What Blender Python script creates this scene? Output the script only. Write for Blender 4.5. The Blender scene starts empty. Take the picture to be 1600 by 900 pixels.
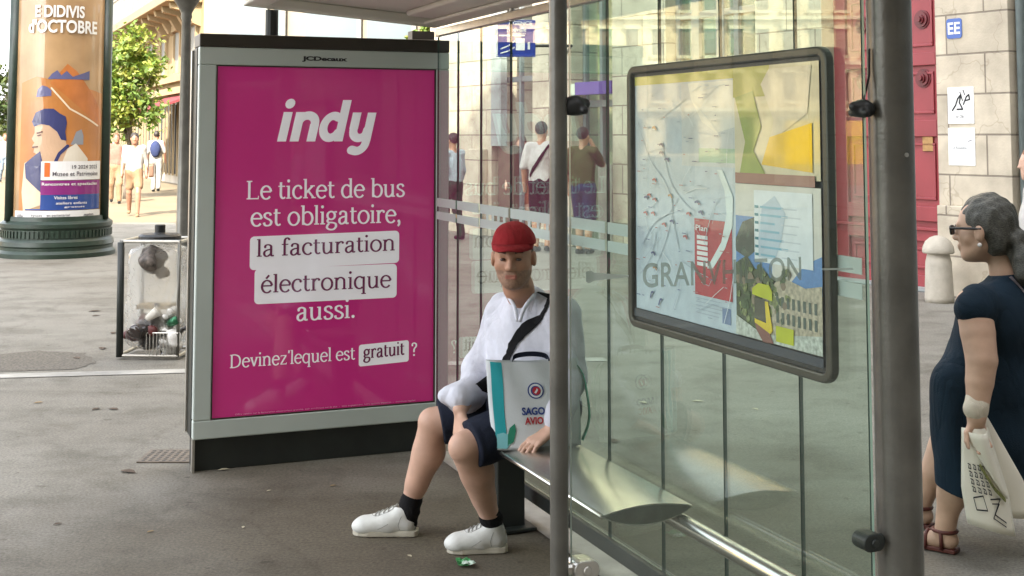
import bpy, bmesh, math, random
import numpy as np
from mathutils import Vector, Matrix
from mathutils.bvhtree import BVHTree

random.seed(7)
rng = np.random.default_rng(7)
scene = bpy.context.scene
C = scene.collection
R = math.radians

# ------------------------------------------------------------------ camera, sky, sun, exposure
cam = bpy.data.cameras.new('camera')
cam.sensor_width = 36.0
cam.lens = 45.0
cam.shift_y = -(450.0 - 65.0) / 1600.0
cam.clip_start = 0.05
cam.clip_end = 2000
camera = bpy.data.objects.new('camera', cam)
camera.location = (0, 0, 1.67)
camera.rotation_euler = (R(90 + 4.2037), 0, 0)
C.objects.link(camera)
scene.camera = camera

SUN_EL = 39.0
SUN_AZ = math.degrees(math.atan2(-0.15, -0.9)) % 360.0      # clockwise from +Y
world = bpy.data.worlds.new('World')
scene.world = world
world.use_nodes = True
wn = world.node_tree
sky = wn.nodes.new('ShaderNodeTexSky')
sky.sky_type = 'NISHITA'
sky.sun_disc = False
sky.sun_elevation = R(SUN_EL)
sky.sun_rotation = R(SUN_AZ)
sky.dust_density = 2.5
hs = wn.nodes.new('ShaderNodeHueSaturation')
hs.inputs['Saturation'].default_value = 0.28
wn.links.new(sky.outputs[0], hs.inputs['Color'])
wn.links.new(hs.outputs[0], wn.nodes['Background'].inputs['Color'])
wn.nodes['Background'].inputs['Strength'].default_value = 0.13

sl = bpy.data.lights.new('sun', 'SUN')
sl.energy = 2.3
sl.angle = R(0.53)
sl.color = (1.0, 0.90, 0.76)
sun = bpy.data.objects.new('sun', sl)
C.objects.link(sun)
_az = R(SUN_AZ)
sdir = Vector((math.sin(_az) * math.cos(R(SUN_EL)), math.cos(_az) * math.cos(R(SUN_EL)), math.sin(R(SUN_EL))))
sun.rotation_euler = sdir.to_track_quat('Z', 'Y').to_euler()
sun.location = (0, 0, 60)

scene.view_settings.view_transform = 'Standard'
scene.view_settings.look = 'None'
scene.view_settings.gamma = 1.0
scene.view_settings.exposure = 2.95
scene.cycles.max_bounces = 8
scene.cycles.transparent_max_bounces = 32
scene.cycles.caustics_reflective = False
scene.cycles.caustics_refractive = False

# ------------------------------------------------------------------ photo geometry helpers
CAMP = np.array([0, 0, 1.67])
_FL, _PP, _pt = 2000.0, 65.0, math.atan(0.0735)
def ray(px, py):
    xc = (px - 800) / _FL; yc = -(py - _PP) / _FL
    return np.array([xc, math.cos(_pt) - yc * math.sin(_pt), math.sin(_pt) + yc * math.cos(_pt)])
def G(px, py, z=0.0):
    d = ray(px, py); return CAMP + d * ((z - CAMP[2]) / d[2])
def at(px, py, Y):
    d = ray(px, py); return CAMP + d * (Y / d[1])
def V3(*a): return np.array(a, float)
def unit(a):
    a = np.asarray(a, float); return a / np.linalg.norm(a)

# shelter axes: vv runs across the shelter (left to right), uu along the back glass (away)
uu = V3(-0.371, 0.928, 0); uu /= np.linalg.norm(uu)
vv = V3(0.928, 0.371, 0); vv /= np.linalg.norm(vv)
zz = V3(0, 0, 1)
FC = V3(0.287, 4.206, 0)
def L(w, t, z=0.0): return FC + vv * w + uu * t + zz * z
AL = V3(-1.586, 6.483, 0)
nA = -uu
def A(s, d, z): return AL + vv * s + nA * d + zz * z      # advertising panel: along, towards viewer, up

# ------------------------------------------------------------------ materials
def mat(name, col, rough=0.6, metal=0.0, var=0.12, scale=6.0, bump=0.0, bscale=40.0, coat=0.0, spec=0.5, detail=6.0, var2=None):
    m = bpy.data.materials.new(name); m.use_nodes = True
    nt = m.node_tree; b = nt.nodes['Principled BSDF']
    b.inputs['Roughness'].default_value = rough
    b.inputs['Metallic'].default_value = metal
    b.inputs['Specular IOR Level'].default_value = spec
    b.inputs['Coat Weight'].default_value = coat
    b.inputs['Coat Roughness'].default_value = 0.03
    geo = nt.nodes.new('ShaderNodeNewGeometry')
    if var > 0:
        n = nt.nodes.new('ShaderNodeTexNoise'); n.inputs['Scale'].default_value = scale; n.inputs['Detail'].default_value = detail
        nt.links.new(geo.outputs['Position'], n.inputs['Vector'])
        r = nt.nodes.new('ShaderNodeValToRGB')
        r.color_ramp.elements[0].position = 0.3; r.color_ramp.elements[1].position = 0.7
        lo = [max(0, c * (1 - var)) for c in col]; hi = [min(1, c * (1 + var)) for c in col] if var2 is None else var2
        r.color_ramp.elements[0].color = (*lo, 1); r.color_ramp.elements[1].color = (*hi, 1)
        nt.links.new(n.outputs['Fac'], r.inputs[0]); nt.links.new(r.outputs[0], b.inputs['Base Color'])
    else:
        b.inputs['Base Color'].default_value = (*col, 1)
    if bump > 0:
        n2 = nt.nodes.new('ShaderNodeTexNoise'); n2.inputs['Scale'].default_value = bscale; n2.inputs['Detail'].default_value = 5
        nt.links.new(geo.outputs['Position'], n2.inputs['Vector'])
        bp = nt.nodes.new('ShaderNodeBump'); bp.inputs['Strength'].default_value = bump; bp.inputs['Distance'].default_value = 0.01
        nt.links.new(n2.outputs['Fac'], bp.inputs['Height']); nt.links.new(bp.outputs[0], b.inputs['Normal'])
    return m

def glass_mat(name, tint, diffuse=0.02, rough=0.0, refl=1.0, ior=1.5, dcol=(0.75, 0.85, 0.8), trans=False):
    m = bpy.data.materials.new(name); m.use_nodes = True
    nt = m.node_tree; nt.nodes.remove(nt.nodes['Principled BSDF']); out = nt.nodes['Material Output']
    tr = nt.nodes.new('ShaderNodeBsdfTransparent'); tr.inputs[0].default_value = (*tint, 1)
    gl = nt.nodes.new('ShaderNodeBsdfGlossy'); gl.inputs['Roughness'].default_value = rough; gl.inputs[0].default_value = (refl, refl, refl, 1)
    fr = nt.nodes.new('ShaderNodeFresnel'); ge = nt.nodes.new('ShaderNodeNewGeometry')
    mr = nt.nodes.new('ShaderNodeMapRange'); mr.inputs['To Min'].default_value = ior; mr.inputs['To Max'].default_value = 1.0 / ior   # a thin pane reflects alike from both sides
    nt.links.new(ge.outputs['Backfacing'], mr.inputs[0]); nt.links.new(mr.outputs[0], fr.inputs['IOR'])
    df = nt.nodes.new('ShaderNodeBsdfDiffuse'); df.inputs[0].default_value = (*dcol, 1)
    m1 = nt.nodes.new('ShaderNodeMixShader'); m2 = nt.nodes.new('ShaderNodeMixShader')
    m1.inputs[0].default_value = diffuse
    if trans:
        nt.nodes.remove(df); df = nt.nodes.new('ShaderNodeBsdfTranslucent'); df.inputs[0].default_value = (*dcol, 1)
        nz = nt.nodes.new('ShaderNodeTexNoise'); nz.inputs['Scale'].default_value = 16; nz.inputs['Distortion'].default_value = 2.5; bu_ = nt.nodes.new('ShaderNodeBump'); bu_.inputs['Strength'].default_value = .9; bu_.inputs['Distance'].default_value = .03
        nt.links.new(ge.outputs['Position'], nz.inputs['Vector']); nt.links.new(nz.outputs['Fac'], bu_.inputs['Height']); nt.links.new(bu_.outputs[0], gl.inputs['Normal']); nt.links.new(bu_.outputs[0], fr.inputs['Normal'])
    nt.links.new(tr.outputs[0], m1.inputs[1]); nt.links.new(df.outputs[0], m1.inputs[2])
    nt.links.new(fr.outputs[0], m2.inputs[0]); nt.links.new(m1.outputs[0], m2.inputs[1]); nt.links.new(gl.outputs[0], m2.inputs[2])
    nt.links.new(m2.outputs[0], out.inputs[0])
    return m

def stone_mat(name, axis, c1, c2, mortar, bw=0.95, rh=0.42, msize=0.012, bump=0.5):
    m = bpy.data.materials.new(name); m.use_nodes = True
    nt = m.node_tree; b = nt.nodes['Principled BSDF']; b.inputs['Roughness'].default_value = 0.9
    N = nt.nodes.new; K = nt.links.new
    geo = N('ShaderNodeNewGeometry'); dot = N('ShaderNodeVectorMath'); dot.operation = 'DOT_PRODUCT'
    dot.inputs[1].default_value = axis
    K(geo.outputs['Position'], dot.inputs[0])
    sx = N('ShaderNodeSeparateXYZ'); K(geo.outputs['Position'], sx.inputs[0])
    cx = N('ShaderNodeCombineXYZ'); K(dot.outputs['Value'], cx.inputs[0]); K(sx.outputs['Z'], cx.inputs[1])
    br = N('ShaderNodeTexBrick'); K(cx.outputs[0], br.inputs['Vector'])
    br.inputs['Color1'].default_value = (*c1, 1); br.inputs['Color2'].default_value = (*c2, 1); br.inputs['Mortar'].default_value = (*mortar, 1)
    br.inputs['Scale'].default_value = 1.0; br.inputs['Mortar Size'].default_value = msize; br.inputs['Mortar Smooth'].default_value = 0.4
    br.inputs['Brick Width'].default_value = bw; br.inputs['Row Height'].default_value = rh
    n = N('ShaderNodeTexNoise'); n.inputs['Scale'].default_value = 3.5; n.inputs['Detail'].default_value = 9; K(geo.outputs['Position'], n.inputs['Vector'])
    rp = N('ShaderNodeValToRGB'); rp.color_ramp.elements[0].position = 0.28; rp.color_ramp.elements[1].position = 0.72
    rp.color_ramp.elements[0].color = (0.72, 0.70, 0.68, 1); rp.color_ramp.elements[1].color = (1.12, 1.1, 1.07, 1)
    K(n.outputs['Fac'], rp.inputs[0])
    mx = N('ShaderNodeMix'); mx.data_type = 'RGBA'; mx.blend_type = 'MULTIPLY'; mx.inputs[0].default_value = 1
    K(br.outputs['Color'], mx.inputs[6]); K(rp.outputs[0], mx.inputs[7])
    vo = N('ShaderNodeTexVoronoi'); vo.feature = 'DISTANCE_TO_EDGE'; vo.inputs['Scale'].default_value = 1.7
    nw = N('ShaderNodeTexNoise'); nw.inputs['Scale'].default_value = 5; K(geo.outputs['Position'], nw.inputs['Vector'])
    mv = N('ShaderNodeMix'); mv.data_type = 'VECTOR'; mv.inputs[0].default_value = 0.25; K(geo.outputs['Position'], mv.inputs[4]); K(nw.outputs['Color'], mv.inputs[5])
    K(mv.outputs[1], vo.inputs['Vector'])
    cr = N('ShaderNodeValToRGB'); cr.color_ramp.elements[0].position = 0.0; cr.color_ramp.elements[1].position = 0.012
    cr.color_ramp.elements[0].color = (0.62, 0.58, 0.53, 1); cr.color_ramp.elements[1].color = (1, 1, 1, 1); K(vo.outputs['Distance'], cr.inputs[0])
    m3 = N('ShaderNodeMix'); m3.data_type = 'RGBA'; m3.blend_type = 'MULTIPLY'; m3.inputs[0].default_value = 0.55
    K(mx.outputs[2], m3.inputs[6]); K(cr.outputs[0], m3.inputs[7])
    K(m3.outputs[2], b.inputs['Base Color'])
    bp = N('ShaderNodeBump'); bp.inputs['Strength'].default_value = bump; bp.inputs['Distance'].default_value = 0.02
    K(br.outputs['Fac'], bp.inputs['Height']); bp.invert = True
    b2 = N('ShaderNodeBump'); b2.inputs['Strength'].default_value = 0.25; b2.inputs['Distance'].default_value = 0.01
    n3 = N('ShaderNodeTexNoise'); n3.inputs['Scale'].default_value = 45; K(geo.outputs['Position'], n3.inputs['Vector'])
    K(n3.outputs['Fac'], b2.inputs['Height']); K(bp.outputs[0], b2.inputs['Normal'])
    K(b2.outputs[0], b.inputs['Normal'])
    return m

def ground_mat():
    m = bpy.data.materials.new('asphalt'); m.use_nodes = True
    nt = m.node_tree; b = nt.nodes['Principled BSDF']; b.inputs['Roughness'].default_value = 0.85
    b.inputs['Specular IOR Level'].default_value = 0.35
    N = nt.nodes.new; K = nt.links.new
    geo = N('ShaderNodeNewGeometry')
    def noise(sc, det=6, dist=0.0, rough=0.55):
        n = N('ShaderNodeTexNoise'); n.inputs['Scale'].default_value = sc; n.inputs['Detail'].default_value = det
        n.inputs['Distortion'].default_value = dist; n.inputs['Roughness'].default_value = rough
        K(geo.outputs['Position'], n.inputs['Vector']); return n
    def ramp(n, p0, c0, p1, c1):
        r = N('ShaderNodeValToRGB'); r.color_ramp.elements[0].position = p0; r.color_ramp.elements[1].position = p1
        r.color_ramp.elements[0].color = (*c0, 1); r.color_ramp.elements[1].color = (*c1, 1); K(n, r.inputs[0]); return r
    def mul(a, bb, f=1.0):
        x = N('ShaderNodeMix'); x.data_type = 'RGBA'; x.blend_type = 'MULTIPLY'; x.inputs[0].default_value = f
        K(a, x.inputs[6]); K(bb, x.inputs[7]); return x.outputs[2]
    base = ramp(noise(0.55, 8, 0.15).outputs['Fac'], 0.3, (0.182, 0.167, 0.140), 0.7, (0.250, 0.238, 0.210))
    st = ramp(noise(2.1, 9, 0.25, 0.68).outputs['Fac'], 0.33, (0.55, 0.54, 0.50), 0.52, (1, 1, 1))
    gr = ramp(noise(75, 4, 0, 0.75).outputs['Fac'], 0.32, (0.52, 0.52, 0.51), 0.68, (1.42, 1.41, 1.38))
    sp = ramp(noise(14, 2, 0.2).outputs['Fac'], 0.27, (0.4, 0.38, 0.34), 0.33, (1, 1, 1))
    c = mul(base.outputs[0], st.outputs[0], 0.75); c = mul(c, gr.outputs[0], 0.8); c = mul(c, sp.outputs[0], 0.5)
    vo = N('ShaderNodeTexVoronoi'); vo.feature = 'DISTANCE_TO_EDGE'; vo.inputs['Scale'].default_value = 0.33
    nz = noise(1.3, 6)
    mv = N('ShaderNodeMix'); mv.data_type = 'VECTOR'; mv.inputs[0].default_value = 0.45; K(geo.outputs['Position'], mv.inputs[4]); K(nz.outputs['Color'], mv.inputs[5])
    K(mv.outputs[1], vo.inputs['Vector'])
    ck = ramp(vo.outputs['Distance'], 0.0, (0.55, 0.53, 0.5), 0.006, (1, 1, 1))
    c = mul(c, ck.outputs[0], 0.32)
    vg = N('ShaderNodeTexVoronoi'); vg.inputs['Scale'].default_value = 3.2; K(geo.outputs['Position'], vg.inputs['Vector'])
    gum = ramp(vg.outputs['Distance'], 0.035, (0.50, 0.48, 0.44), 0.06, (1, 1, 1)); c = mul(c, gum.outputs[0], 0.8)
    vg2 = N('ShaderNodeTexVoronoi'); vg2.inputs['Scale'].default_value = 5.3; K(geo.outputs['Position'], vg2.inputs['Vector'])
    gum2 = ramp(vg2.outputs['Distance'], 0.022, (1.55, 1.5, 1.4), 0.035, (1, 1, 1)); c = mul(c, gum2.outputs[0], 0.7)
    sxy = N('ShaderNodeMapping'); sxy.inputs['Scale'].default_value = (0.35, 2.6, 1); sxy.inputs['Rotation'].default_value = (0, 0, 0.16); K(geo.outputs['Position'], sxy.inputs[0])
    sn = N('ShaderNodeTexNoise'); sn.inputs['Scale'].default_value = 1.4; sn.inputs['Detail'].default_value = 8; K(sxy.outputs[0], sn.inputs['Vector'])
    stk = ramp(sn.outputs['Fac'], 0.36, (0.62, 0.60, 0.55), 0.55, (1.05, 1.05, 1.04)); c = mul(c, stk.outputs[0], 0.28)
    # browner, darker patch of pavement round the shelter
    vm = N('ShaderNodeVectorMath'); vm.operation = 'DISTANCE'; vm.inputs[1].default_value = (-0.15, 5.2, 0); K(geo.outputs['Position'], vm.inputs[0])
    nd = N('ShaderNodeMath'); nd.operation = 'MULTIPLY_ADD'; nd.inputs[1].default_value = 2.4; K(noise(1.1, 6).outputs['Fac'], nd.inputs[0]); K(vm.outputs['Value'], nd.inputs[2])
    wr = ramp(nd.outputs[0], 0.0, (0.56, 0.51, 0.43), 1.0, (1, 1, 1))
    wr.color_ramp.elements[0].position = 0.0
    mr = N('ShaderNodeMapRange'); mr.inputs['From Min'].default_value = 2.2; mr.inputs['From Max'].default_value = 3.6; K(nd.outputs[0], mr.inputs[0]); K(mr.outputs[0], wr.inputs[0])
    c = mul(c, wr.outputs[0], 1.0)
    K(c, b.inputs['Base Color'])
    bp = N('ShaderNodeBump'); bp.inputs['Strength'].default_value = 0.35; bp.inputs['Distance'].default_value = 0.004
    K(noise(160, 3).outputs['Fac'], bp.inputs['Height']); K(bp.outputs[0], b.inputs['Normal'])
    return m

M = {}
M['asphalt'] = ground_mat()
M['sunlit_ground'] = mat('sunlit_ground_tan', (0.165, 0.13, 0.078), 0.9, var=0.14, scale=0.8)
M['kerb'] = mat('kerb_stone', (0.36, 0.345, 0.31), 0.85, var=0.4, scale=3, bump=0.3)
M['pale_ground'] = mat('pale_ground', (0.36, 0.34, 0.30), 0.9, var=0.25, scale=5, bump=0.3)
M['frame'] = mat('pale_grey_paint', (0.53, 0.59, 0.55), 0.38, var=0.05, scale=3)
M['frame_dark'] = mat('dark_green_paint', (0.018, 0.022, 0.019), 0.5, var=0.25, scale=7, bump=0.08)
M['brown_dark'] = mat('dark_bronze_paint', (0.035, 0.028, 0.020), 0.45, var=0.15)
M['aluminium'] = mat('brushed_aluminium', (0.55, 0.53, 0.48), 0.33, 0.85, var=0.08, scale=18)
M['seat_metal'] = mat('satin_steel', (0.60, 0.59, 0.55), 0.24, 0.95, var=0.06, scale=9)
M['pole'] = mat('grey_pole_paint', (0.135, 0.13, 0.112), 0.32, 0.35, var=0.22, scale=9, bump=0.10, bscale=90)
M['black'] = mat('black_plastic', (0.012, 0.013, 0.013), 0.45, var=0.1)
M['roof'] = mat('roof_paint', (0.80, 0.77, 0.70), 0.5, var=0.06, scale=2)
M['glass'] = glass_mat('clear_tinted_glass', (0.915, 0.968, 0.934), 0.010, ior=1.53)
M['glass_edge'] = mat('glass_edge', (0.03, 0.07, 0.055), 0.25, var=0.0)
M['edge_light'] = mat('glass_edge_bright', (0.30, 0.40, 0.33), 0.25, var=0.0)
M['frost'] = glass_mat('frosted_film', (0.40, 0.42, 0.41), 0.66, dcol=(0.66, 0.76, 0.70))
M['decal'] = glass_mat('grey_film', (0.7, 0.74, 0.7), 0.5, dcol=(0.36, 0.44, 0.38))
M['pink'] = mat('magenta_print', (0.47, 0.024, 0.175), 0.12, var=0.03, scale=2, coat=1.0)
M['print_white'] = mat('white_print', (0.82, 0.80, 0.83), 0.15, var=0.02, coat=1.0)
M['print_plum'] = mat('plum_print', (0.16, 0.02, 0.08), 0.15, var=0.02, coat=1.0)

def add_glow(m, col, s_):        # faint emission added to brighten the poster prints
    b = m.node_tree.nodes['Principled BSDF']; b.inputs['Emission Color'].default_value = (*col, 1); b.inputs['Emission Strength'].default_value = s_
add_glow(M['pink'], (0.50, 0.026, 0.18), 0.032); add_glow(M['print_white'], (0.82, 0.80, 0.83), 0.035); add_glow(M['print_plum'], (0.16, 0.02, 0.08), 0.02)

# ------------------------------------------------------------------ object helpers
def link(o): C.objects.link(o); return o
def wloc(o):
    p = np.zeros(3)
    while o is not None:
        p = p + np.array(o.location); o = o.parent
    return p
def tag(o, label=None, cat=None, group=None, kind=None):
    if label: o['label'] = label
    if cat: o['category'] = cat
    if group: o['group'] = group
    if kind: o['kind'] = kind
    return o
def thing(name, loc, label, cat, group=None):
    o = bpy.data.objects.new(name, None); o.empty_display_size = 0.1
    o.location = tuple(float(a) for a in loc); link(o)
    return tag(o, label, cat, group)
def mesh_obj(name, V, F, m, parent=None, smooth=False, mats=None, fmat=None, origin=None):
    V = np.asarray(V, float).reshape(-1, 3)
    org = wloc(parent) if parent is not None else (np.zeros(3) if origin is None else np.asarray(origin, float))
    me = bpy.data.meshes.new(name)
    V = V - org
    if isinstance(F, np.ndarray):
        nq, k = F.shape
        me.vertices.add(len(V)); me.vertices.foreach_set('co', V.astype(np.float32).ravel())
        me.loops.add(nq * k); me.loops.foreach_set('vertex_index', F.astype(np.int32).ravel())
        me.polygons.add(nq); me.polygons.foreach_set('loop_start', np.arange(0, nq * k, k, dtype=np.int32))
        me.update(calc_edges=True)
    else:
        me.from_pydata([tuple(v) for v in V], [], F)
    for mm in (mats or [m]): me.materials.append(mm)
    if fmat is not None: me.polygons.foreach_set('material_index', np.asarray(fmat, np.int32))
    me.polygons.foreach_set('use_smooth', np.full(len(me.polygons), smooth))
    me.validate(); me.update()
    o = bpy.data.objects.new(name, me); link(o)
    if parent is not None: o.parent = parent
    elif origin is not None: o.location = tuple(org)
    return o
def bevel(o, w=0.004, seg=2):
    b = o.modifiers.new('bevel', 'BEVEL'); b.width = w; b.segments = seg; b.limit_method = 'ANGLE'; b.angle_limit = R(40)
    return o
def copy_obj(o, parent=None, delta=(0, 0, 0)):
    c = o.copy(); C.objects.link(c); c.parent = parent
    c.location = Vector(o.location) + Vector(delta)
    return c

class MB:
    def __init__(s): s.V = []; s.F = []; s.mi = []
    def add(s, V, F, mi=0):
        n = len(s.V); s.V += [np.asarray(v, float) for v in V]; s.F += [tuple(n + i for i in f) for f in F]; s.mi += [mi] * len(F); return s
    def box(s, p0, ax, ay, az, mi=0):      # corner + three edge vectors
        p0 = np.asarray(p0, float); ax = np.asarray(ax, float); ay = np.asarray(ay, float); az = np.asarray(az, float)
        V = [p0, p0 + ax, p0 + ax + ay, p0 + ay, p0 + az, p0 + ax + az, p0 + ax + ay + az, p0 + ay + az]
        F = [(0, 3, 2, 1), (4, 5, 6, 7), (0, 1, 5, 4), (1, 2, 6, 5), (2, 3, 7, 6), (3, 0, 4, 7)]
        if np.dot(np.cross(ax, ay), az) < 0: F = [f[::-1] for f in F]
        return s.add(V, F, mi)
    def tube(s, pts, r, n=12, caps=True, mi=0):
        pts = [np.asarray(p, float) for p in pts]; k = len(pts)
        rs = r if hasattr(r, '__len__') else [r] * k
        V = []; F = []; prev = None
        for i in range(k):
            d = unit(pts[min(i + 1, k - 1)] - pts[max(i - 1, 0)])
            if prev is None:
                a = np.cross(d, V3(0, 0, 1) if abs(d[2]) < 0.9 else V3(1, 0, 0))
            else: a = prev - d * np.dot(prev, d)
            a = unit(a); prev = a; b = np.cross(d, a)
            for j in range(n):
                th = 2 * math.pi * j / n; V.append(pts[i] + (a * math.cos(th) + b * math.sin(th)) * rs[i])
        for i in range(k - 1):
            for j in range(n):
                F.append((i * n + j, i * n + (j + 1) % n, (i + 1) * n + (j + 1) % n, (i + 1) * n + j))
        if caps: F.append(tuple(range(n - 1, -1, -1))); F.append(tuple((k - 1) * n + j for j in range(n)))
        return s.add(V, F, mi)
    def lathe(s, c, prof, n=32, mi=0, caps=True):
        V = []; F = []; c = np.asarray(c, float)
        for (r, z) in prof:
            for j in range(n):
                th = 2 * math.pi * j / n; V.append(c + V3(r * math.cos(th), r * math.sin(th), z))
        k = len(prof)
        for i in range(k - 1):
            for j in range(n): F.append((i * n + j, i * n + (j + 1) % n, (i + 1) * n + (j + 1) % n, (i + 1) * n + j))
        if caps: F.append(tuple(range(n - 1, -1, -1))); F.append(tuple((k - 1) * n + j for j in range(n)))
        return s.add(V, F, mi)
    def prism(s, poly, o, ax, ay, az, mi=0):     # polygon (x, y) on plane, extruded by az
        o = np.asarray(o, float); n = len(poly)
        B = [o + np.asarray(ax) * x + np.asarray(ay) * y for x, y in poly]
        T = [b + np.asarray(az) for b in B]
        F = [tuple(range(n - 1, -1, -1)), tuple(range(n, 2 * n))] + [(i, (i + 1) % n, n + (i + 1) % n, n + i) for i in range(n)]
        return s.add(B + T, F, mi)
    def build(s, name, m, parent=None, smooth=False, mats=None, bev=0, origin=None):
        o = mesh_obj(name, s.V, s.F, m, parent, smooth, mats, s.mi if mats else None, origin)
        if bev: bevel(o, bev)
        return o

def rrect(x0, y0, x1, y1, r, n=5):
    pts = []
    for cx, cy, a0 in ((x1 - r, y0 + r, -90), (x1 - r, y1 - r, 0), (x0 + r, y1 - r, 90), (x0 + r, y0 + r, 180)):
        for i in range(n + 1):
            a = R(a0 + 90 * i / n); pts.append((cx + r * math.cos(a), cy + r * math.sin(a)))
    return pts
def smooth_auto(o, ang=40):
    me = o.data
    bm = bmesh.new(); bm.from_mesh(me)
    for e in bm.edges: e.smooth = len(e.link_faces) == 2 and e.calc_face_angle(0) < R(ang)
    for f in bm.faces: f.smooth = True
    bm.to_mesh(me); bm.free(); return o

# printed lettering: flat meshes laid on their surface ------------------------------------------------
def text_flat(s, offset=0.0, shear=0.0, spacing=1.0):
    cu = bpy.data.curves.new('lettering', 'FONT'); cu.body = s; cu.offset = offset; cu.shear = shear; cu.space_character = spacing
    cu.resolution_u = 4
    ob = bpy.data.objects.new('lettering', cu); C.objects.link(ob)
    dg = bpy.context.evaluated_depsgraph_get(); dg.update()
    me = bpy.data.meshes.new_from_object(ob.evaluated_get(dg))
    n = len(me.vertices); V = np.zeros(n * 3, np.float32); me.vertices.foreach_get('co', V); V = V.reshape(-1, 3)
    F = [tuple(p.vertices) for p in me.polygons]
    bpy.data.objects.remove(ob); bpy.data.curves.remove(cu); bpy.data.meshes.remove(me)
    return V[:, :2].astype(float), F
def fit(V, x0, x1, y0, y1=None):
    V = V.copy(); mn = V.min(0); mx = V.max(0)
    sx = (x1 - x0) / (mx[0] - mn[0]); sy = sx if y1 is None else (y1 - y0) / (mx[1] - mn[1])
    V[:, 0] = (V[:, 0] - mn[0]) * sx + x0
    V[:, 1] = (V[:, 1] - mn[1]) * sy + y0 if y1 is not None else V[:, 1] * sy + y0
    return V
def flat_on(mb, V, F, fn, mi=0):
    mb.add([fn(x, y) for x, y in V], F, mi); return mb
def stroke(pts, w, n=8):
    """flat thick polyline: list of polygons (quads and round joints)"""
    out = []
    pts = [np.array(p, float) for p in pts]
    for a, b in zip(pts[:-1], pts[1:]):
        d = unit(b - a); q = np.array([-d[1], d[0]]) * w / 2
        out.append([a - q, b - q, b + q, a + q])
    for p in pts:
        out.append([p + np.array([math.cos(2 * math.pi * i / n), math.sin(2 * math.pi * i / n)]) * w / 2 for i in range(n)])
    return out

# ------------------------------------------------------------------ soft bodies from distance fields
class Sdf:
    def __init__(s, vox=0.006): s.v = vox; s.P = []; s.post = []
    def cone(s, a, b, ra, rb=None, k=0.03): s.P.append(('c', np.asarray(a, float), np.asarray(b, float), ra, ra if rb is None else rb, k)); return s
    def chain(s, pts, rs, k=0.03):
        for i in range(len(pts) - 1): s.cone(pts[i], pts[i + 1], rs[i], rs[i + 1], k)
        return s
    def ell(s, c, r, ax=None, k=0.03): s.P.append(('e', np.asarray(c, float), np.asarray(r, float), np.eye(3) if ax is None else np.asarray(ax, float), 0, k)); return s
    def sub(s, c, r, ax=None, k=0.01): s.P.append(('s', np.asarray(c, float), np.asarray(r, float) if hasattr(r, '__len__') else np.array([r] * 3, float), np.eye(3) if ax is None else np.asarray(ax, float), 0, k)); return s
    def cut(s, p, n, k=0.006): s.post.append((np.asarray(p, float), unit(n), k)); return s      # keep the side n points away from
    def bb(s, p):
        if p[0] == 'c':
            r = max(p[3], p[4]); return np.minimum(p[1], p[2]) - r, np.maximum(p[1], p[2]) + r
        e = np.sqrt(((p[3] * p[2][:, None]) ** 2).sum(0)); return p[1] - e, p[1] + e
    def build(s, name, m, parent, noise=None, mats=None, fmat=None, smooth=True, origin=None):
        h = s.v
        B = [s.bb(p) for p in s.P if p[0] != 's']
        lo = np.min([b[0] for b in B], 0) - 4 * h - 0.02; hi = np.max([b[1] for b in B], 0) + 4 * h + 0.02
        n = np.ceil((hi - lo) / h).astype(int) + 1
        D = np.full(n, 0.08, np.float32)
        xs = [lo[i] + h * np.arange(n[i]) for i in range(3)]
        for p in s.P:
            k = p[5]; a, b = s.bb(p); mg = k + 3 * h + 0.012
            i0 = np.clip(np.floor((a - mg - lo) / h).astype(int), 0, n); i1 = np.clip(np.ceil((b + mg - lo) / h).astype(int) + 1, 0, n)
            if (i1 <= i0).any(): continue
            sl = tuple(slice(i0[i], i1[i]) for i in range(3))
            X, Y, Z = np.meshgrid(*[xs[i][sl[i]].astype(np.float32) for i in range(3)], indexing='ij', sparse=True)
            if p[0] == 'c':
                ab = p[2] - p[1]; L2 = max(float(ab @ ab), 1e-12)
                t = np.clip(((X - p[1][0]) * ab[0] + (Y - p[1][1]) * ab[1] + (Z - p[1][2]) * ab[2]) / L2, 0, 1)
                d = np.sqrt((X - p[1][0] - t * ab[0]) ** 2 + (Y - p[1][1] - t * ab[1]) ** 2 + (Z - p[1][2] - t * ab[2]) ** 2) - (p[3] + t * (p[4] - p[3]))
            else:
                q = [(X - p[1][0]) * p[3][i][0] + (Y - p[1][1]) * p[3][i][1] + (Z - p[1][2]) * p[3][i][2] for i in range(3)]
                k0 = np.sqrt(sum((q[i] / p[2][i]) ** 2 for i in range(3))); k1 = np.sqrt(sum((q[i] / p[2][i] ** 2) ** 2 for i in range(3)))
                d = k0 * (k0 - 1) / np.maximum(k1, 1e-6)
            S = D[sl]
            if p[0] == 's':
                d = -d; hh = np.maximum(k - np.abs(S - d), 0) / k; D[sl] = np.maximum(S, d) + hh * hh * k * 0.25
            else:
                hh = np.maximum(k - np.abs(S - d), 0) / k; D[sl] = np.minimum(S, d) - hh * hh * k * 0.25
        X, Y, Z = np.meshgrid(*[x.astype(np.float32) for x in xs], indexing='ij', sparse=True)
        if noise is not None:
            near = np.abs(D) < 0.05
            D = np.where(near, D + noise(X, Y, Z), D).astype(np.float32)
        for (p, nn, k) in s.post:
            d = (X - p[0]) * nn[0] + (Y - p[1]) * nn[1] + (Z - p[2]) * nn[2]
            hh = np.maximum(k - np.abs(D - d), 0) / k; D = np.maximum(D, d) + hh * hh * k * 0.25
        V, F = nets(D, lo, h)
        fm = None
        if fmat is not None: fm = fmat(V[F].mean(1))
        return mesh_obj(name, V, F, m, parent, smooth, mats, fm, origin)
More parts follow.
